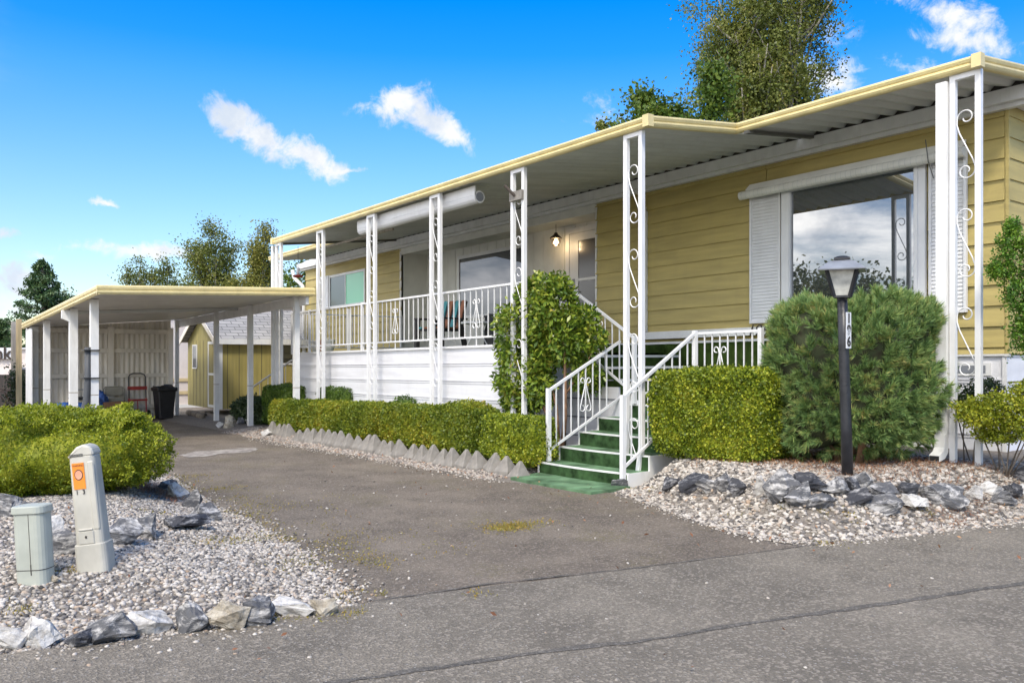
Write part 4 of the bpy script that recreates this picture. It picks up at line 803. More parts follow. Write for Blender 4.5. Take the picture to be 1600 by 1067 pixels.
railing(dk, (DX0,DY,DZ), (DX0,WY-.1,DZ), orn=(.3,)); railing(dk, (DX0,DY,DZ), (-15.6,DY,DZ), orn=(), posts=(0,0))
g_ = railing(dk, (-15.55,7.75,DZ), (-14.75,7.35,DZ), h=.80, orn=(.8,), name='gate'); MB().beam((-15.5,7.70,DZ+.15),(-14.8,7.36,DZ+.72),.03,.02).build('brace', MT['greywood'], g_)
# second flight from landing to deck
m = MB(); 
for k in range(4): m.box(-8.66+.34*k, -7.30 if k == 3 else -8.66+.34*(k+1), 7.62, WY-.05, .3, 1.44-.16*k)
UF = thing('upper_steps', (-8.0,8.1,g(-8,8.1)), 'green turf-covered upper steps with white nosings between landing and deck', 'steps')
for k in range(4):
    xa = DX1+.01+.34*k; zt = 1.44-.16*k; st = MB().box(xa, xa+.335, 7.64, WY-.03, zt-.16, zt).build('step', MT['darkturf'], UF); MB().box(xa+.335, xa+.352, 7.63, WY-.03, zt-.03, zt+.004).build('nosing', MT['white'], st)
m = MB()
for k in range(4):
    xa = DX1+.01+.34*k; zt = 1.44-.16*k
    m.box(xa, xa+.34, 7.605, 7.635, .1, zt-.10)
m.build('side_panel', MT['panelwhite'], UF)
m = MB()
for z in (.35,.6,.85,1.1): m.box(DX1+.02, DX1+1.3-max(0,(z-.9))*1.8, 7.595, 7.6045, z, z+.018)
m.build('panel_ribs', MT['grey'], UF)
railing(UF, (DX1+.02,7.58,DZ), (-7.33,7.58,.82), orn=(.5,), posts=(1,1), n=.125)
# front steps
fs = thing('front_steps', (-7.0,6.9,g(-7,6.9)), 'green turf-covered front steps with white nosings and white iron handrails', 'steps')
SX0, SX1 = -7.68, -6.22; NS = 4
for k in range(NS+1):
    y0 = 6.33+.325*k; zt = .155+.163*k; y1 = y0+.325 if k < NS else WY-.02; xe = SX1 if k < NS else -5.36
    z0 = -.03 if k < NS else zt-.2
    # curved nosing: the front edge bows outwards a little
    n = 10; front = [(SX0+(SX1-SX0)*i/n, y0-.05*math.sin(PI*i/n)) for i in range(n+1)]
    poly = front+([(SX1,y1),(SX0,y1)] if k < NS else [(SX1,y0+.01),(xe,y0+.01),(xe,y1),(SX0,y1)])
    st = MB().prism(poly, max(zt-.163, -.05) if k else -.05, zt-.014, 'z').build('step' if k < NS else 'landing', MT['riserturf_shaded'], fs)
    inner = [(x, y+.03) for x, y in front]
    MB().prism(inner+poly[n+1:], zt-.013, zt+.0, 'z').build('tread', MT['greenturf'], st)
    MB().prism(front+inner[::-1], zt-.012, zt+.006, 'z').build('nosing', MT['white'], st)
    if k < NS:
        MB().box(SX0-.02, SX0-.001, y0-.01, y1-.011, -.05, zt+.004).box(SX0-.024, SX0-.0205, y0-.01, y0+.03, -.05, zt-.001).build('side_panel', MT['white'], st)
        MB().box(SX1+.001, SX1+.02, y0-.01, y1-.011, -.05, zt+.004).build('side_panel', MT['white'], st)
MB().box(SX1+.03, -5.34, 7.63, 7.65, .1, .80).build('landing_skirt', MT['panelwhite'], fs)
MB().box(SX0-.02, SX0-.001, 7.64, WY-.03, .1, .80).build('landing_skirt', MT['panelwhite'], fs)
sl_ = .163/.325
railing(fs, (SX0+.06,6.42,.165), (SX0+.06,7.50,.165+1.08*sl_), h=.84, orn=(.52,), posts=(1,0), n=.118); railing(fs, (SX1-.04,6.30,.03), (SX1-.04,7.46,.03+1.16*sl_+.12), h=.93, orn=(), posts=(1,1), n=.13, low=.18)
railing(fs, (SX1-.04,7.50,.80), (-5.40,7.50,.80), h=.86, orn=(.42,), posts=(0,1), n=.105)
railing(fs, (SX0+.06,7.50,.165+1.08*sl_), (SX0+.06,7.62,.165+1.2*sl_), h=.84, posts=(0,0))
mt_ = sheet_mat = MB().prism([(-7.66,6.30),(-7.56,5.80),(-6.85,5.74),(-6.14,5.73),(-6.16,6.31)], .0, .034, 'z').build('turf_mat', MT['greenturf'], origin=(-6.8,6.0,0)); tag(mt_, 'flat green artificial-turf mat on the asphalt before the front steps', 'mat')
# left steps with handrail
ls = thing('side_steps', (-18.0,7.6,g(-18,7.6)), 'side steps with white pipe handrail going down from the far deck end', 'steps')
for k in range(5): MB().box(-16.47-.33*(k+1), -16.47-.33*k, 7.35, 8.3, 0, 1.35-.25*k).build('step', MT['concrete'], ls)
railing(ls, (-16.5,7.22,.80), (-19.6,7.22,-.02), h=.84, n=.5, orn=(), posts=(0,1), low=.28)
# deck furniture
def chair(loc, rz, label, stripes=True):
    t = thing('patio_chair', loc, label, 'chair', 'chairs on the deck', rz); z = 0
    def bb(m, name, mt): return m.build(name, MT[mt], t, tl=False, local=True)
    bb(MB().box(-.28,.28,-.25,.28,.32,.36), 'seat', 'darkchair')
    b0 = bb(MB().beam((0,.24,.34),(0,.42,.86),.56,.03,(0,1,0)), 'backrest', 'darkchair')
    for sx_ in (-1, 1):
        bb(MB().beam((sx_*.31,-.26,0),(sx_*.31,-.24,.52),.05,.09,(0,1,0)), 'leg', 'darkchair'); bb(MB().beam((sx_*.31,.34,0),(sx_*.31,.2,.52),.05,.09,(0,1,0)), 'leg', 'darkchair'); bb(MB().box(sx_*.31-.055, sx_*.31+.055,-.3,.34,.521,.55), 'armrest', 'darkchair')
    if stripes:
        for i, c in enumerate(('teal','brown','teal','brown')):
            x = -.27+.15*i; bb(MB().beam((x+.045,.225,.36),(x+.045,.40,.875),.085,.03,(0,1,0)).beam((x+.045,-.27,.375),(x+.045,.23,.375),.085,.025), 'cushion_stripe', c)
    return t
zt = float(tilt(-12))+DZ
chair((-12.5,8.0,zt), R(12), 'charcoal patio chair with teal and brown striped cushion on the deck'); chair((-11.0,8.3,zt+.01), R(-30), 'plain charcoal patio chair half hidden behind the small tree on the deck', False)
tb = thing('side_table', (-11.5,8.1,zt), 'small white round-topped table between the two deck chairs', 'table'); MB().lathe([(.30,0),(.31,.01),(.31,.025),(.30,.035)], (-11.5,8.1,zt+.42), 20, 1, .8).build('table_top', MT['whiteclean'], tb, tl=False); m = MB()
for k in range(3): a = 2*PI*k/3+.5; MB().tube([(-11.5+.2*math.cos(a),8.1+.16*math.sin(a),zt+.42),(-11.5+.1*math.cos(a),8.1+.1*math.sin(a),zt+.22),(-11.5+.26*math.cos(a),8.1+.22*math.sin(a),zt)], .01, 5).build('leg', MT['whiteclean'], tb, tl=False)
for i, (x, c, lab) in enumerate(((-15.9,'porchwhite','round white planter pot at the left end of the deck floor'),(-15.62,'terracotta','small reddish clay pot beside the white planter on the deck'),(-15.3,'porchwhite','white fluted planter pot just left of the white deck gate'))):
    zz = float(tilt(x))+DZ; t = thing('planter_pot', (x,7.2,zz), lab, 'pot', 'pots at the deck end'); MB().lathe([(.07,0),(.10,.08),(.11,.15),(.085,.17),(.12,.22),(.12,.25),(.10,.25)], (x,7.2,zz), 12).build('pot', MT[c], t, tl=False, smooth=False)
# ================================================================== LAMP POST AND PEDESTALS
p = at(1325,744); lp = thing('lamp_post', (p.x,p.y,p.z), 'black garden lamp post with grey hood and vertical number plate', 'lamp post'); d = p.x*FW[0]+p.y*FW[1]
px_ = lambda n: n*d/F
top = Vector((p.x-RT[0]*px_(9), p.y-RT[1]*px_(9), p.z+px_(744-466))); bot = Vector((p.x,p.y,p.z-.1)); MB().tube([bot, bot.lerp(top,.35), bot.lerp(top,.75), top], [.050,.047,.044,.043], 14).build('pole', MT['lampblack'], lp, tl=False, smooth=True)
c = (top.x, top.y, top.z); yaw = math.atan2(RT[1], RT[0])+R(45-24)
hd = MB().lathe([(.05,-.02),(.055,.0),(.095,.004),(.095,.02),(.05,.022)], c, 4, rot=yaw).build('lantern_base', MT['lampblack'], lp, tl=False)
MB().lathe([(.085,.022),(.165,.235)], c, 4, rot=yaw).build('lantern_glass', MT['frost'], lp, tl=False)
m = MB()
for k in range(4): a = yaw+k*PI/2; m.beam((c[0]+.088*math.cos(a),c[1]+.088*math.sin(a),c[2]+.015),(c[0]+.170*math.cos(a),c[1]+.170*math.sin(a),c[2]+.24),.024,.024)
m.build('lantern_frame', MT['lampblack'], lp, tl=False)
MB().lathe([(.165,.236),(.265,.232),(.268,.242),(.155,.305),(.085,.322)], c, 4, rot=yaw).build('hood', MT['grey'], lp, tl=False); MB().lathe([(.082,.323),(.092,.33),(.092,.345),(.05,.36),(.02,.365)], c, 4, rot=yaw).build('finial', MT['lampblack'], lp, tl=False)
# number plate, turned to the right of the pole
pn = Vector((-FW[0], -FW[1], 0))*.78+Vector((RT[0], RT[1], 0))*.62; pn.normalize(); tv = Vector((-pn.y, pn.x, 0)); pc = bot.lerp(top,.83)+pn*.047
M4 = Matrix(((tv.x, 0, pn.x, pc.x),(tv.y, 0, pn.y, pc.y),(0, 1, 0, pc.z),(0,0,0,1)))
pb = MB(); q = [pc+tv*sx_*.04+Vector((0,0,sz*.155))+pn*o_ for o_ in (0,.004) for sx_, sz in ((-1,-1),(1,-1),(1,1),(-1,1))]; pb.add(q, [(0,3,2,1),(4,5,6,7),(0,1,5,4),(1,2,6,5),(2,3,7,6),(3,0,4,7)])
plate = pb.build('number_plate', MT['whiteclean'], lp, tl=False)
for i, ch in enumerate('196'): text(ch, .115, MT['ink'], plate, M4 @ Matrix.Translation((0, .10-.10*i, .006)), 'digit', bold=.003)
# tall beige pedestal
def rprism(w, dd, z0, z1, r=.035, s0=1., s1=1., n=4):
    ring = []
    for cx, cy, a0 in ((w/2-r,dd/2-r,0),(-w/2+r,dd/2-r,PI/2),(-w/2+r,-dd/2+r,PI),(w/2-r,-dd/2+r,1.5*PI)):
        for k in range(n+1): a = a0+k*PI/2/n; ring.append((cx+r*math.cos(a), cy+r*math.sin(a)))
    N_ = len(ring); m = MB(); m.add([(x*s0,y*s0,z0) for x, y in ring]+[(x*s1,y*s1,z1) for x, y in ring], [tuple(range(N_))[::-1], tuple(range(N_,2*N_))]+[(i,(i+1)%N_,(i+1)%N_+N_,i+N_) for i in range(N_)]); return m
p = at(152,888); pd = thing('utility_pedestal', (p.x,p.y,p.z-.04), 'tall leaning beige utility pedestal with an orange label', 'utility pedestal', rz=math.atan2(RT[1], RT[0])-R(-12)); pd.scale = (.72,.78,.93); pd.rotation_euler = (R(-1), R(-6.2), math.atan2(RT[1], RT[0])+R(4))
def L_(m, name, mt, par=pd, **k): return m.build(name, MT[mt], par, tl=False, local=True, **k)
body = rprism(.235,.175,.20,.77,.045,.97,.86); L_(body, 'body', 'pedestal', smooth=False, bevel=.004)
L_(rprism(.262,.2,-.08,.215,.05,1.,.965), 'base', 'pedestal', bevel=.006)
m = MB(); m.prism([(-.10,.765),(.10,.765),(.10,.80),(.07,.832),(.02,.842),(-.03,.83),(-.075,.795),(-.105,.772)], -.076, .076, 'y'); cap = L_(m, 'cap', 'pedestal', bevel=.012); 
L_(MB().box(-.085,.02,-.0815,-.0775,.772,.776).box(-.085,.02,-.0815,-.0775,.782,.786), 'vent_slots', 'ink', cap)
L_(MB().box(-.07,.045,-.098,-.078,.30,.315).box(-.078,.05,-.093,-.075,.215,.30), 'latch_block', 'pedestal', bevel=.006)
L_(MB().box(.048,.10,-.088,-.072,.30,.735), 'side_ridge', 'pedestal', bevel=.008)
L_(MB().lathe([(.009,0),(.009,.004)], (0,0,0), 10), 'lock', 'ink').matrix_local = Matrix.Translation((-.012,-.094,.262)) @ Matrix.Rotation(R(90),4,'X')
lb = L_(MB().box(-.072,.022,-.0835,-.0795,.565,.73), 'warning_label', 'orange'); PT = lambda x, z, y=-.0842: Matrix.Translation((x,y,z)) @ FRONT
def ltext(s, size, mt, par, x, z, name='lettering', bold=0.):
    o = text(s, size, MT[mt], par, Matrix.Translation(rootloc(par)) @ PT(x, z), name, ext=.0006, bold=bold); return o
ring = MB().lathe([(.034,0),(.034,.0012)], (0,0,0), 20); o = L_(ring, 'ring', 'ink', lb); o.matrix_local = Matrix.Translation((-.024,-.0838,.655)) @ FRONT
o = L_(MB().lathe([(.028,0),(.028,.0012)], (0,0,0), 20), 'disc', 'pinkdisc', lb); o.matrix_local = Matrix.Translation((-.024,-.0852,.655)) @ FRONT
ltext('WARNING', .018, 'ink', lb, -.024, .713); ltext('1   3', .04, 'ink', lb, -.024, .545, 'numerals', .001)
# small green pedestal
p = at(57,908); ps = thing('utility_pedestal', (p.x,p.y,p.z-.03), 'short pale green metal utility pedestal at the left edge', 'utility pedestal'); ps.rotation_euler = (0, R(-3.5), math.atan2(RT[1], RT[0])+R(-6))
L_(rprism(.185,.125,-.08,.425,.045,1.,1.), 'body', 'pedgreen', ps); L_(rprism(.205,.145,.42,.465,.05,1.,.97), 'lid', 'pedgreen', ps, bevel=.006); L_(rprism(.188,.128,.105,.109,.045), 'seam', 'ink', ps); L_(MB().box(.018,.0205,-.0642,-.0622,.11,.42).box(.017,.022,-.065,-.062,.08,.14), 'door_line', 'ink', ps)
# ================================================================== CARPORT
def P3(px, depth, py):
    r = (px-800)/F; return Vector(((FW[0]+r*RT[0])*depth, (FW[1]+r*RT[1])*depth, CZ+(HY-py)*depth/F))
cp = thing('carport', (-19, 4.7, g(-19, 4.7)), 'flat-roofed carport with cream edge, white posts and corrugated back wall', 'carport')
CFR = (-14.7,6.55,2.60); CFL = (-14.7,2.92,2.46); CBR = (-23.4,6.55,2.40); CBL = (-22.7,2.92,2.12)
def zc(x, y):
    s = (x+14.7)/-8.35; t = (6.55-y)/3.63; return (CFR[2]*(1-t)+CFL[2]*t)*(1-s)+(CBR[2]*(1-t)+CBL[2]*t)*s
m = MB(); n = 12
for i in range(n):
    xa = -14.7-8.35*i/n; xb = -14.7-8.35*(i+1)/n-.004
    m.add([(xa,2.92,zc(xa,2.92)-.02),(xa,6.55,zc(xa,6.55)-.02),(xb,6.55,zc(xb,6.55)-.02),(xb,2.92,zc(xb,2.92)-.02),(xa,2.92,zc(xa,2.92)+.06),(xa,6.55,zc(xa,6.55)+.06),(xb,6.55,zc(xb,6.55)+.06),(xb,2.92,zc(xb,2.92)+.06)], [(0,1,2,3),(4,7,6,5),(0,4,5,1),(1,5,6,2),(2,6,7,3),(3,7,4,0)])
m.build('roof_panel', mat('carport_ceiling', (.66,.65,.60), .5, .06, 3, stain=.1), cp, tl=False)
def edge(p, q, name, m_='cream', h=.15, out=(1,0)):
    p = Vector(p); q = Vector(q); o_ = Vector((out[0], out[1], 0)); pr = [(0,0),(.03,0),(.05,.03),(.05,.06),(.035,.07),(.05,.085),(.055,.12),(.04,.15),(0,.15)]
    V = [p+o_*a+Vector((0,0,b*h/.15-.04)) for a, b in pr]+[q+o_*a+Vector((0,0,b*h/.15-.04)) for a, b in pr]; k = len(pr)
    return MB().add(V, [tuple(range(k)), tuple(range(2*k-1, k-1, -1))]+[(i, (i+1) % k, (i+1) % k+k, i+k) for i in range(k)]).build(name, MT[m_], cp, tl=False)
edge((-14.698,2.87,CFL[2]-.02), (-14.698,6.60,CFR[2]-.02), 'gutter'); edge((-14.66,2.918,CFL[2]-.02), (-23.1,2.918,CBL[2]-.02), 'gutter', out=(0,-1))
MB().beam((-14.75,6.50,zc(-14.7,6.5)-.13), (-23.3,6.50,zc(-23.3,6.5)-.13), .06, .18).build('beam', MT['white'], cp, tl=False)
MB().beam((-18.4,2.98,zc(-18.4,2.98)-.055), (-18.4,6.46,zc(-18.4,6.46)-.055), .07, .06).build('beam', MT['soffit'], cp, tl=False)
def cpost(px, pyt, y, w, name='post', zt=None, x=None):
    r = ray(px); d = y/r[1]; x = r[0]*d if x is None else x; zt = zc(x, y)-.03; z0 = g(x, y)-.05
    o = MB().box(x-w/2, x+w/2, y-w/2, y+w/2, z0, zt).build(name, MT['white'], cp, tl=False)
    MB().box(x-w/2-.003, x+w/2+.003, y-w/2-.003, y+w/2+.003, z0+.9, z0+.915).build('joint', MT['greywood'], o, tl=False); return x
for px in (463,391,338,276): cpost(px, 0, 6.44, .10)
xl = [cpost(147,0,3.06,.125), cpost(114.5,0,3.06,.14), cpost(73,0,3.06,.12), cpost(53,0,3.06,.17)]
# dark hose taped to the front left post; white downspout flare
hx = xl[0]+.02; MB().tube([(hx,2.96,1.56),(hx+.01,2.955,1.0),(hx+.03,2.93,.62),(hx-.02,2.90,.4),(hx+.0,2.9,-.1)], [.055,.056,.06,.085,.1], 10).build('hose', mat('grey_hose', (.07,.075,.08), .6), cp, tl=False, smooth=True)
m = MB()
for z in (1.5,1.02,.5): m.box(hx-.09, hx+.09, 2.88, 3.13, z, z+.018)
m.build('strap', MT['black'], cp, tl=False)
MB().prism([(2.99,2.06),(2.86,2.12),(2.86,2.28),(2.99,2.28)], xl[1]-.05, xl[1]+.05, 'x').build('gutter_outlet', MT['white'], cp, tl=False)
# back wall
BX = -22.9; m = MB(); V = []; ys_ = np.arange(2.95, 6.28, .0155)
for z in (0, 1):
    for k, y in enumerate(ys_): V.append((BX+.015*math.sin(k*PI/4), y, -.3 if z == 0 else zc(BX, y)-.03))
n = len(ys_); MB().add(V, [(k, k+1, n+k+1, n+k) for k in range(n-1)]).build('back_wall', MT['corr'], cp, tl=False, smooth=True)
m = MB()
for z in (1.55, .92, .12): m.box(BX+.035, BX+.075, 2.98, 6.22, z-.05, z+.05)
m.box(BX+.035, BX+.10, 2.98, 6.25, 1.98, 2.10)
for y in (3.0, 4.72, 6.16): m.box(BX+.076, BX+.14, y, y+.13, -.3, 2.15)
m.build('wall_frame', MT['corr'], cp, tl=False)
m = MB().box(BX+.0, BX+.9, 2.93, 2.95, -.25, 2.05); m.build('side_sheet', MT['whiteclean'], cp, tl=False)
# ---- things under the carport
def wz(x, y): return g(x, y)+.006
x, y = -22.15, 5.90; tb = thing('garbage_bin', (x,y,wz(x,y)), 'black square garbage bin with a loose bag liner under the carport', 'garbage bin'); zz = wz(x,y)
MB().lathe([(.235,0),(.31,.74),(.32,.75),(.32,.76)], (x,y,zz), 4, rot=PI/4+.1).build('body', MT['black'], tb, tl=False, bevel=.02)
MB().lathe([(.335,.70),(.35,.71),(.35,.80),(.30,.80),(.30,.74)], (x,y,zz), 4, rot=PI/4+.1).build('rim', MT['black'], tb, tl=False, bevel=.02)
V = []; Fc = []
for k in range(24): a = 2*PI*k/24; r1 = .33/max(abs(math.cos(a-.1+0)), abs(math.sin(a-.1))) ; r1 = min(r1, .42)*.70; V += [(x+r1*math.cos(a), y+r1*math.sin(a), zz+.78+random.uniform(0,.09)), (x+r1*.6*math.cos(a), y+r1*.6*math.sin(a), zz+.72)]
Fc = [(2*k, 2*k+1, (2*k+3) % 48, (2*k+2) % 48) for k in range(24)]; MB().add(V, Fc).build('bag_liner', mat('bin_liner', (.05,.05,.055), .25), tb, tl=False)
# hand truck
x, y = -22.4, 5.34; zz = wz(x,y); th = thing('hand_truck', (x,y,zz), 'red and black hand truck standing against the corrugated wall', 'hand truck'); q = lambda a, z, o_=0: (x-.12*z-.0+o_, y+a, zz+z)
MB().tube([q(-.2,.55),q(-.2,1.08),q(-.17,1.14),q(-.1,1.17),q(.1,1.17),q(.17,1.14),q(.2,1.08),q(.2,.55)], .016, 8).build('handle', MT['black'], th, tl=False); MB().tube([q(-.2,0.05),q(-.2,.55)], .017, 8).tube([q(.2,0.05),q(.2,.55)], .017, 8).tube([q(.0,0.05),q(.0,.48)], .012, 6).build('frame', MT['red'], th, tl=False)
MB().beam(q(-.23,.80),q(.23,.80),.03,.09).beam(q(-.23,.50),q(.23,.50),.05,.05).build('crossbar', MT['red'], th, tl=False)
for s in (-1,1): MB().tube([(x-.1,y+s*.24,zz+.12),(x-.1,y+s*.30,zz+.12)], .12, 14).build('wheel', MT['black'], th, tl=False)
MB().box(x, x+.2, y-.2, y+.2, zz+.005, zz+.02).build('toe_plate', MT['red'], th, tl=False)
# folding chair
x, y = -22.55, 4.82; zz = wz(x,y); ch = thing('folding_chair', (x,y,zz), 'beige folded metal chair leaning behind the cardboard box', 'chair'); q = lambda a, z: (x-.1*z, y+a, zz+z)
MB().tube([q(-.24,0),q(-.24,.78),q(-.2,.84),q(.2,.84),q(.24,.78),q(.24,0)], .014, 7).build('frame', MT['beigevinyl'], ch, tl=False); MB().beam(q(0,.62),q(0,.82),.42,.03,(1,0,0)).build('backrest', MT['beigevinyl'], ch, tl=False, bevel=.01); MB().beam((x+.06,y,zz+.12),(x+.0,y,zz+.56),.42,.03,(1,0,0)).build('seat', MT['beigevinyl'], ch, tl=False)
x, y = -22.2, 4.78; o = MB().box(x-.2,x+.2,y-.3,y+.26,wz(x,y),wz(x,y)+.48).build('cardboard_box', MT['cardboard'], origin=(x,y,wz(x,y)), tl=False, bevel=.006); tag(o, 'brown cardboard box with a small white label before the folded chair', 'box')
lbm = MB().box(.201,.204,-.08,.06,.24,.32).build('shipping_label', MT['white'], o, tl=False, local=True)
def cloth(name, c, s, m_, label, cat, seed):
    bm = bmesh.new(); bmesh.ops.create_icosphere(bm, subdivisions=4, radius=1)
    for v in bm.verts:
        d = v.co.normalized(); v.co = Vector((d.x*s[0], d.y*s[1], max(d.z, -.5)*s[2]))*(1+.22*noise.noise(d*2.2+Vector((seed,0,0)))+.10*noise.noise(d*6+Vector((0,seed,0))))
    me = bpy.data.meshes.new(name); bm.to_mesh(me); bm.free(); return tag(link(name, me, m_, None, c), label, cat)
cloth('tarp_bundle', (-22.4,4.42,wz(-22.4,4.4)+.33), (.22,.24,.42), MT['bluetarp'], 'upright deep-blue tarp bundle beside the cardboard box', 'tarp', 3)
x, y = -21.6, 3.68; zz = wz(x,y); cr_ = thing('storage_tote', (x,y,zz), 'black and white storage tote under the blue tarp by the carport posts', 'storage box'); MB().box(x-.25,x+.25,y-.32,y+.34,zz,zz+.30).build('body', MT['black'], cr_, tl=False, bevel=.02); MB().box(x+.251,x+.262,y-.12,y-.04,zz+.02,zz+.32).build('bracket', MT['white'], cr_, tl=False); MB().box(x+.251,x+.262,y+.12,y+.2,zz+.02,zz+.32).build('bracket', MT['white'], cr_, tl=False)
cloth('tarp', (-21.6,3.66,zz+.36), (.34,.46,.17), MT['bluetarp'], 'crumpled bright blue tarp draped over the storage tote', 'tarp', 8)
x, y = -22.3, 4.02; zz = wz(x,y); cl_ = thing('cooler', (x,y,zz), 'pale beige cooler with dark lid behind the carport front post', 'cooler'); MB().box(x-.2,x+.2,y-.24,y+.3,zz+.16,zz+.56).build('body', MT['beigevinyl'], cl_, tl=False, bevel=.02); MB().box(x-.21,x+.21,y-.25,y+.31,zz+.561,zz+.62).build('lid', MT['black'], cl_, tl=False, bevel=.01); MB().tube([(x+.05,y-.22,zz+.62),(x+.05,y-.22,zz+.8),(x+.05,y+.28,zz+.8),(x+.05,y+.28,zz+.62)],.012,6).build('handle', MT['grey'], cl_, tl=False); MB().box(x-.22,x+.22,y-.26,y+.32,zz,zz+.159).build('base', MT['black'], cl_, tl=False)
# ================================================================== SHED
sd_ = thing('garden_shed', (-22.7,8.4,g(-22,8.4)), 'mustard plywood garden shed with grey shingle roof and white-trimmed door', 'shed')
sx0, sx1, sy0, sy1, sz0, ez = -24.6, -21.85, 7.2, 9.9, .02, 1.84; rx_, rz_ = -23.2, 2.68
MB().prism([(sx0,sz0),(sx1,sz0),(sx1,ez),(rx_,rz_-.06),(sx0,ez)], sy0, sy1, 'y').build('wall', MT['shedyellow'], sd_, tl=False)
m = MB()
for y in np.arange(sy0+.2, sy1, .305): m.box(sx1+.0, sx1+.004, y, y+.012, sz0, ez)
for x in np.arange(sx0+.2, sx1, .305): m.box(x, x+.012, sy0-.004, sy0, sz0, ez)
m.build('groove', MT['ink'], sd_, tl=False)
MB().prism([(sx1+.14,ez-.04),(rx_,rz_),(rx_,rz_+.05),(sx1+.14,ez+.02)], sy0-.18, sy1+.15, 'y').prism([(sx0-.14,ez-.04),(rx_-.002,rz_),(rx_-.002,rz_+.05),(sx0-.14,ez+.02)], sy0-.18, sy1+.15, 'y').build('roof', MT['shingle'], sd_, tl=False)
MB().box(sx1+.141, sx1+.165, sy0-.2, sy1+.16, ez-.12, ez+.025).build('fascia', MT['white'], sd_, tl=False)
MB().prism([(sx1+.16,ez-.12),(sx1+.16,ez+.02),(rx_,rz_+.05),(rx_,rz_-.10)], sy0-.205, sy0-.182, 'y').prism([(sx0-.16,ez-.12),(sx0-.16,ez+.02),(rx_-.002,rz_+.05),(rx_-.002,rz_-.10)], sy0-.205, sy0-.182, 'y').build('rake_board', MT['corr'], sd_, tl=False)
MB().box(sx1-.03, sx1+.02, sy0-.02, sy0+.07, sz0, ez-.05).build('corner_trim', MT['white'], sd_, tl=False)
dx0, dx1 = -22.7, -21.92
dd = MB().box(dx0,dx0+.07,sy0-.04,sy0-.006,.05,1.80).box(dx1-.07,dx1,sy0-.04,sy0-.006,.05,1.80).box(dx0+.07,dx1-.07,sy0-.04,sy0-.006,1.73,1.80).box(dx0+.07,dx1-.07,sy0-.04,sy0-.006,.05,.12).box(dx0+.07,dx1-.07,sy0-.04,sy0-.006,.90,.96).build('door', MT['white'], sd_, tl=False)
MB().box(dx0+.07,dx1-.07,sy0-.03,sy0-.01,.12,.9).box(dx0+.07,dx1-.07,sy0-.03,sy0-.01,.96,1.73).build('door_panel', MT['shedyellow'], dd, tl=False); MB().box(dx1-.18,dx1-.05,sy0-.055,sy0-.041,.90,.94).box(dx1-.05,dx1-.02,sy0-.05,sy0-.041,1.5,1.65).box(dx1-.05,dx1-.02,sy0-.05,sy0-.041,.2,.35).build('latch', MT['ink'], dd, tl=False)
w = MB().box(-24.10,-23.70,sy0-.03,sy0-.005,1.06,1.09).box(-24.10,-23.70,sy0-.03,sy0-.005,1.70,1.73).box(-24.10,-24.07,sy0-.03,sy0-.005,1.09,1.70).box(-23.73,-23.70,sy0-.03,sy0-.005,1.09,1.70).build('window', MT['white'], sd_, tl=False); MB().box(-24.07,-23.73,sy0-.02,sy0-.01,1.09,1.70).build('pane', MT['porchglass'], w, tl=False)
w = MB().box(sx1+.005,sx1+.03,8.6,8.64,1.22,1.68).box(sx1+.005,sx1+.03,9.2,9.24,1.22,1.68).box(sx1+.005,sx1+.03,8.6,9.24,1.18,1.219).build('window', MT['white'], sd_, tl=False); MB().box(sx1+.006,sx1+.02,8.64,9.2,1.22,1.70).build('pane', MT['porchglass'], w, tl=False)
# log step in front of the shed
for a, b_, r, lab in (((-22.9,6.72),(-21.0,6.50),.09,'long weathered log laid as a step before the shed door'),((-22.7,6.95),(-21.9,6.85),.06,'short dark log lying against the shed base')):
    z = g(*a)+r*.6; o = MB().tube([(a[0],a[1],z),((a[0]+b_[0])/2,(a[1]+b_[1])/2+.03,z+.01),(b_[0],b_[1],z)], [r*.9,r,r*.8], 9).build('log', MT['oldlog'], origin=(a[0],a[1],z), tl=False, smooth=True); tag(o, lab, 'log')
# ================================================================== NEIGHBOURS
nb = thing('neighbour_home', (-30,10,g(-30,10)), 'pale pinkish mobile home with tan trim behind the shed', 'house')
MB().box(-36,-27.0,6.7,24,-.3,3.15).build('wall', MT['neighbor'], nb, tl=False); MB().box(-36.3,-26.6,6.4,24.3,3.151,3.33).build('roof', MT['tan'], nb, tl=False)
m = MB()
for z in (2.58, .62, .22): m.box(-26.995,-26.96,6.68,24,z,z+.10)
for y in (10.0,14.6,18): m.box(-26.96,-26.93,y,y+.3,.4,3.1)
m.build('trim', MT['tan'], nb, tl=False); MB().box(-26.998,-26.97,6.7,24,-.3,-.1).build('skirting', MT['white'], nb, tl=False)
# left neighbour's carport
nc = thing('timber_carport', (-29,1.4,g(-29,1.4)), 'white-edged carport on raw timber posts at the far left', 'carport')
p1 = P3(30,25.5,497)
MB().box(-32,-24.3,-5.0,2.45,2.44,2.58).build('roof', MT['white'], nc, tl=False)
MB().box(-24.298,-24.26,-5.0,2.47,2.40,2.60).build('fascia', MT['whiteclean'], nc, tl=False)
for px, dd_, m_ in ((21.5,24.8,'greywood'),(29.5,23.2,'wood')):
    q = P3(px, dd_, 560); MB().box(q.x-.065,q.x+.065,q.y-.065,q.y+.065,-.35,2.44).build('post', MT[m_], nc, tl=False)
q = P3(44,24.,560); o = MB().box(q.x-.28,q.x+.05,q.y-.02,q.y+.18,-.3,2.3).build('storage_cabinet', MT['panelwhite'], origin=(q.x,q.y,-.3), tl=False); tag(o, 'tall narrow white panel cabinet left of the carport back wall', 'cabinet')
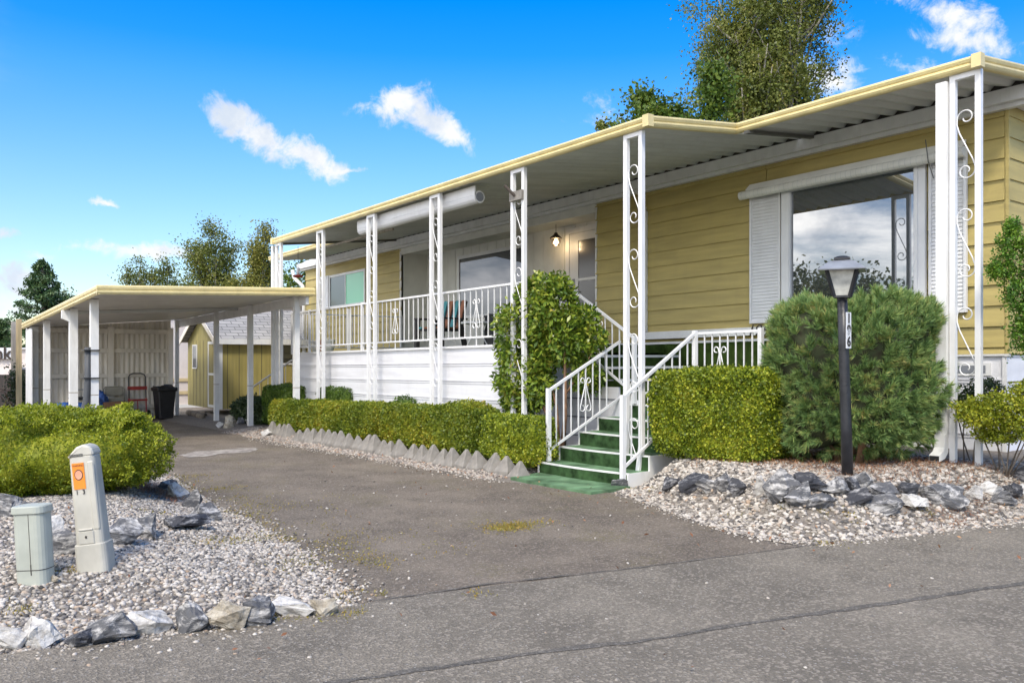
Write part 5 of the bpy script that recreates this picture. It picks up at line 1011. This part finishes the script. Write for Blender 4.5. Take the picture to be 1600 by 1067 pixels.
# fence, trailer, truck far left
fn = thing('board_fence', (-27,-1,g(-27,-1)), 'weathered tan board fence low at the far left edge', 'fence'); 
a = P3(27,25.5,600); b_ = P3(-60,25.0,600); n = 18
for i in range(n):
    p = a.lerp(b_, i/n); q = a.lerp(b_, (i+.94)/n); MB().beam((p.x,p.y,.28),(q.x,q.y,.28),.03,1.14).build('board', MT['fencewood'], fn, tl=False)
c = P3(-10,36,560); tr = thing('white_trailer', (c.x,c.y,-.4), 'white box trailer with big dark letters at the far left edge', 'trailer')
a = P3(60,36,560); e_ = P3(-70,36,560); u = (e_-a).normalized(); nn = Vector((u.y,-u.x,0)); nn = nn if nn.x < 0 else -nn
def obox(m, p, q, th_, z0, z1):
    u_ = nn*th_; m.add([(p.x,p.y,z0),(q.x,q.y,z0),(q.x+u_.x,q.y+u_.y,z0),(p.x+u_.x,p.y+u_.y,z0),(p.x,p.y,z1),(q.x,q.y,z1),(q.x+u_.x,q.y+u_.y,z1),(p.x+u_.x,p.y+u_.y,z1)], [(0,3,2,1),(4,5,6,7),(0,1,5,4),(1,2,6,5),(2,3,7,6),(3,0,4,7)]); return m
obox(MB(), a, e_, 2.4, .3, 1.72).build('body', MT['neighbor'], tr, tl=False); obox(MB(), a-nn*.15, e_-nn*.15, 2.7, 1.721, 1.78).build('roof', MT['whiteclean'], tr, tl=False); obox(MB(), a-nn*.02, a.lerp(e_,.08)-nn*.02, .015, .6, 1.5).build('dark_window', MT['porchglass'], tr, tl=False)
ap = P3(8,35.9,553); xa = -u; text('mks', .75, MT['darkwood'], tr, Matrix(((xa.x,0,-nn.x,ap.x-nn.x*.1),(xa.y,0,-nn.y,ap.y-nn.y*.1),(0,1,0,1.52),(0,0,0,1))), 'lettering', bold=.015)
obox(MB(), a.lerp(e_,.3)-nn*.16, e_-nn*.16, .05, 1.3, 1.75).build('sign_board', MT['whiteclean'], tr, tl=False)
# parked truck
c = P3(35,30,585); ct = thing('parked_pickup', (c.x,c.y,-.35), 'dark pickup with its windows showing over the board fence', 'pickup truck'); M_ = lambda x, y, z: (c.x+RT[0]*x-FW[0]*y*-1, c.y+RT[1]*x+FW[1]*y, z)
def tprism(poly, w, name, mt_, par, off=0.):
    n_ = len(poly); V = [M_(x,off,z) for x, z in poly]+[M_(x,off+w,z) for x, z in poly]; return MB().add(V, [tuple(range(n_)),tuple(range(2*n_-1,n_-1,-1))]+[(i,i+n_,(i+1)%n_+n_,(i+1)%n_) for i in range(n_)]).build(name, mt_, par, tl=False)
tprism([(-1.6,.05),(3.2,.05),(3.2,.55),(.9,.58),(-.4,.58),(-1.6,.5)], 1.8, 'body', MT['lampblack'], ct); tprism([(-.65,.58),(.95,.58),(.75,1.0),(-.15,1.0)], 1.6, 'cab', MT['grey'], ct, .1); tprism([(-.5,.62),(.8,.62),(.66,.94),(-.12,.94)], .02, 'side_window', MT['porchglass'], ct, .085)
for xx_ in (-.9, 2.3):
    q = Vector(M_(xx_, 0, .02)); MB().tube([q, q+Vector((FW[0],FW[1],0))*.22], .36, 16).build('wheel', MT['black'], ct, tl=False)
# vine shrub at the timber posts
q = P3(40,24.,600); t = thing('climbing_shrub', (q.x,q.y,g(q.x,q.y)), 'straggly leafy climber at the timber posts on the far left', 'shrub'); PP = []
for k in range(9):
    cx = q.x+random.uniform(-.25,.25); cy = q.y+random.uniform(-.35,.2); n = 260; z0 = -.3+random.uniform(0,1.2); PP.append(np.stack([rng.normal(cx,.12,n), rng.normal(cy,.13,n), rng.normal(z0,.22,n)],1))
P = np.concatenate(PP); npmesh('foliage', leaves(P, rnd(len(P)), .08, .045, .3), quads(len(P)), MT['darkshrub'], t); m = MB()
for k in range(5): m.tube([(q.x,q.y-.05*k,-.35),(q.x+.1,q.y-.18*k,.4),(q.x,q.y-.45*k,.75-.1*k)], .012, 4)
m.build('stem', MT['redbark'], t, tl=False)
# ================================================================== TREES
def broadleaf(px, d, ytop, wpx, label, m, nl, ll, leaders=3, clear=.28, seed=1, bark='palebark', group='trees behind the homes', name='cottonwood', sig=.32, profile=None, up=.9, nb=16, zbase=-.5):
    r = random.Random(seed); b0 = P3(px, d, HY); H = CZ+(HY-ytop)*d/F-zbase; Wd = wpx*d/F/2; t = thing(name, (b0.x,b0.y,zbase), label, 'tree', group); m_ = MB(); C = []; Wt = []
    prof = profile or (lambda s: math.sin(min(1, s*1.05)*PI*.92+.25)**.8)
    m_.tube([(b0.x,b0.y,zbase),(b0.x+.1,b0.y,zbase+H*clear*.6),(b0.x,b0.y,zbase+H*clear)], [H*.018,H*.015,H*.013], 8)
    for k in range(leaders):
        az = 2*PI*k/leaders+r.uniform(-.4,.4); ln = (.0 if leaders == 1 else Wd*r.uniform(.35,.6)); Hh = H*(1 if k == 0 else r.uniform(.80,.97)); pts = []
        for i in range(9):
            s = i/8; zz = zbase+H*clear+(Hh-H*clear)*s; pts.append(Vector((b0.x+math.cos(az)*ln*s**.7+r.uniform(-.08,.08)*Wd*.5, b0.y+math.sin(az)*ln*s**.7, zz)))
        m_.tube(pts, [H*.010*(1-.85*i/8) for i in range(9)], 6)
        for j in range(nb):
            s = (j+r.random())/nb; p = pts[min(7, int(s*8))].lerp(pts[min(8, int(s*8)+1)], s*8-int(s*8)); a2 = r.uniform(0, 2*PI); L2 = max(.25, Wd*(.85 if leaders > 1 else 1.)*max(.08, prof(s))*r.uniform(.6,1.1)); upv = up*r.uniform(.6,1.3); e = p+Vector((math.cos(a2),math.sin(a2),upv)).normalized()*L2; q2 = p.lerp(e,.5)+Vector((0,0,-.06*L2))
            m_.tube([p,q2,e], [H*.0035,H*.0024,H*.001], 4)
            ns = max(3, int(L2/.35))
            for i in range(ns):
                u_ = .3+.75*(i+r.random())/ns; c_ = p.lerp(e,u_); c_ += Vector((r.gauss(0,1),r.gauss(0,1),r.gauss(0,1)))*.13*L2; C.append(c_); Wt.append(r.uniform(.3,1.2))
                if r.random() < .5: m_.tube([p.lerp(e, min(1,u_*.8)), c_], [H*.0012,H*.0006], 3)
    C = np.array([tuple(v) for v in C]); Wt = np.array(Wt); k = rng.choice(len(C), nl, p=Wt/Wt.sum()); P = C[k]+rng.normal(0, 1, (nl, 3))*np.array([1,1,.8])*sig*rng.uniform(.4,1.3,(nl,1)); P = P[P[:, 2] > zbase+H*clear*.7]
    sc = H/(np.percentile(P[:, 2], 99.7)-zbase); P[:, 2] = zbase+(P[:, 2]-zbase)*sc; m_.v = [(a_, b_, zbase+(c_-zbase)*sc) for a_, b_, c_ in m_.v]
    npmesh('crown', leaves(P, rnd(len(P)), ll, ll*.62, .5, .3, hang=.4), quads(len(P)), m, t); m_.build('trunk', MT[bark], t, tl=False, smooth=True); return t
def conifer(px, d, ytop, wpx, label, m, nl, ll, seed=1, zbase=-.5):
    r = random.Random(seed); b0 = P3(px, d, HY); H = CZ+(HY-ytop)*d/F-zbase; Wd = wpx*d/F/2; t = thing('conifer', (b0.x,b0.y,zbase), label, 'tree'); m_ = MB(); PP = []; DD = []
    m_.tube([(b0.x,b0.y,zbase),(b0.x,b0.y,zbase+H*.98)], [H*.02,.02], 7); nbr = 150
    for j in range(nbr):
        s = (j+.5)/nbr; s = s**.85; z = zbase+H*(.08+.9*s); L2 = Wd*(1-s)**.8*r.uniform(.6,1.15)+.1; a = r.uniform(0,2*PI); dr_ = .25-.35*(1-s); e = Vector((math.cos(a)*L2, math.sin(a)*L2, L2*dr_)); m_.tube([(b0.x,b0.y,z),(b0.x+e.x,b0.y+e.y,z+e.z)], [.03,.008], 3)
        n = max(40, int(nl/nbr*(L2/Wd)*1.7)); u_ = rng.uniform(.15,1.05,n)**.7; w_ = (.10+.22*(1.05-u_))*L2**.6*.8; P = np.array([b0.x,b0.y,z])+u_[:, None]*np.array(e)+rng.normal(0,1,(n,3))*np.stack([w_,w_,w_*.35],1); P[:, 2] += .12*u_**3*L2; PP.append(P); DD.append(np.tile(np.array(e.normalized())*.6, (n,1)))
    P = np.concatenate(PP); D = np.concatenate(DD); npmesh('crown', leaves(P, D, ll, ll*.4, .6, .3), quads(len(P)), m, t); m_.build('trunk', MT['bark'], t, tl=False); return t
broadleaf(1195, 33, -60, 285, 'tall airy cottonwood with olive leaves rising behind the porch roof', MT['cotton'], 150000, .12, 6, .22, 11, sig=.33, nb=34, profile=lambda s: 1.0-.25*s, up=1.2)
broadleaf(1052, 30, 122, 250, 'dense green maple showing above the awning left of the cottonwood', MT['maple'], 60000, .15, 4, .3, 5, 'bark', name='maple', sig=.3, nb=16, up=.8)
broadleaf(948, 30, 186, 20, 'tiny tree tip poking above the awning left of the maple', MT['cotton'], 1500, .12, 1, .8, 6, 'bark', sig=.12, nb=8)
broadleaf(336, 48, 350, 88, 'tall open poplar with see-through crown above the carport roof', MT['cotton'], 22000, .13, 4, .28, 21, sig=.38, nb=18, up=1.6, profile=lambda s: 1-.3*s)
broadleaf(402, 46, 352, 60, 'narrow yellowing poplar between the open poplar and the awning', MT['cotton2'], 15000, .12, 2, .2, 23, sig=.32, nb=22, up=1.4, profile=lambda s: 1.3-1.0*s)
broadleaf(400, 47, 400, 130, 'low spreading yellow-green tree at the foot of the yellowing poplar', MT['cotton2'], 14000, .13, 4, .25, 24, sig=.38, nb=14)
broadleaf(470, 44, 404, 90, 'dark green bushy tree seen under the far awning end', MT['maple'], 9000, .15, 4, .25, 25, 'bark', sig=.38, nb=12, name='maple')
broadleaf(212, 60, 403, 70, 'left one of two small round-topped poplars above the carport', MT['cotton'], 6500, .15, 3, .35, 27, sig=.36, nb=12, up=1.4)
broadleaf(258, 60, 404, 66, 'right one of two small round-topped poplars above the carport', MT['cotton'], 7500, .15, 3, .35, 29, sig=.38, nb=12, up=1.4)
broadleaf(292, 62, 425, 40, 'short sparse tree between the small poplars and the open poplar', MT['cotton'], 1800, .2, 3, .35, 30, sig=.34, nb=10, up=1.3)
broadleaf(106, 55, 450, 44, 'small olive tree just right of the dark conifer', MT['cotton'], 2600, .17, 3, .3, 31, sig=.36, nb=10)
conifer(68, 40, 405, 150, 'dark green pointed conifer at the far left', MT['conifer'], 26000, .17, 3)
conifer(2, 42, 500, 90, 'low dark conifer cut by the left photo edge', MT['conifer'], 6000, .17, 4)
# trees across the road, mirrored in the front window
for i, (x, y, h, n_, lab) in enumerate([(-21.5,-16,6.2,'cotton','broad leafy tree mirrored in the middle of the large front window'),(-24.5,-14,5.8,'cotton','olive leafy tree mirrored at the left of the large front window'),(-18.5,-18,5.4,'maple','low leafy tree mirrored at the right of the large front window'),(-29,-13,6.2,'maple','dark leafy tree mirrored in the porch window')]):
    t = thing('yard_tree', (x,y,0), lab, 'tree', 'trees across the road'); n = 8000; C = np.array([[x+random.gauss(0,1.4), y+random.gauss(0,1.2), h*(.08+.70*random.random())] for _ in range(26)]); P = C[rng.integers(0,26,n)]+rng.normal(0,.42,(n,3)); npmesh('crown', leaves(P, rnd(n), .2, .12, .4), quads(n), MT[n_], t)
    m = MB().tube([(x,y,-.1),(x+.1,y,h*.5),(x,y,h*.9)], [.14,.09,.03], 7)
    for c_ in C: m.tube([(x+.05,y,h*.35),tuple(c_)], [.05,.012], 4)
    m.build('trunk', MT['bark'], t, tl=False)
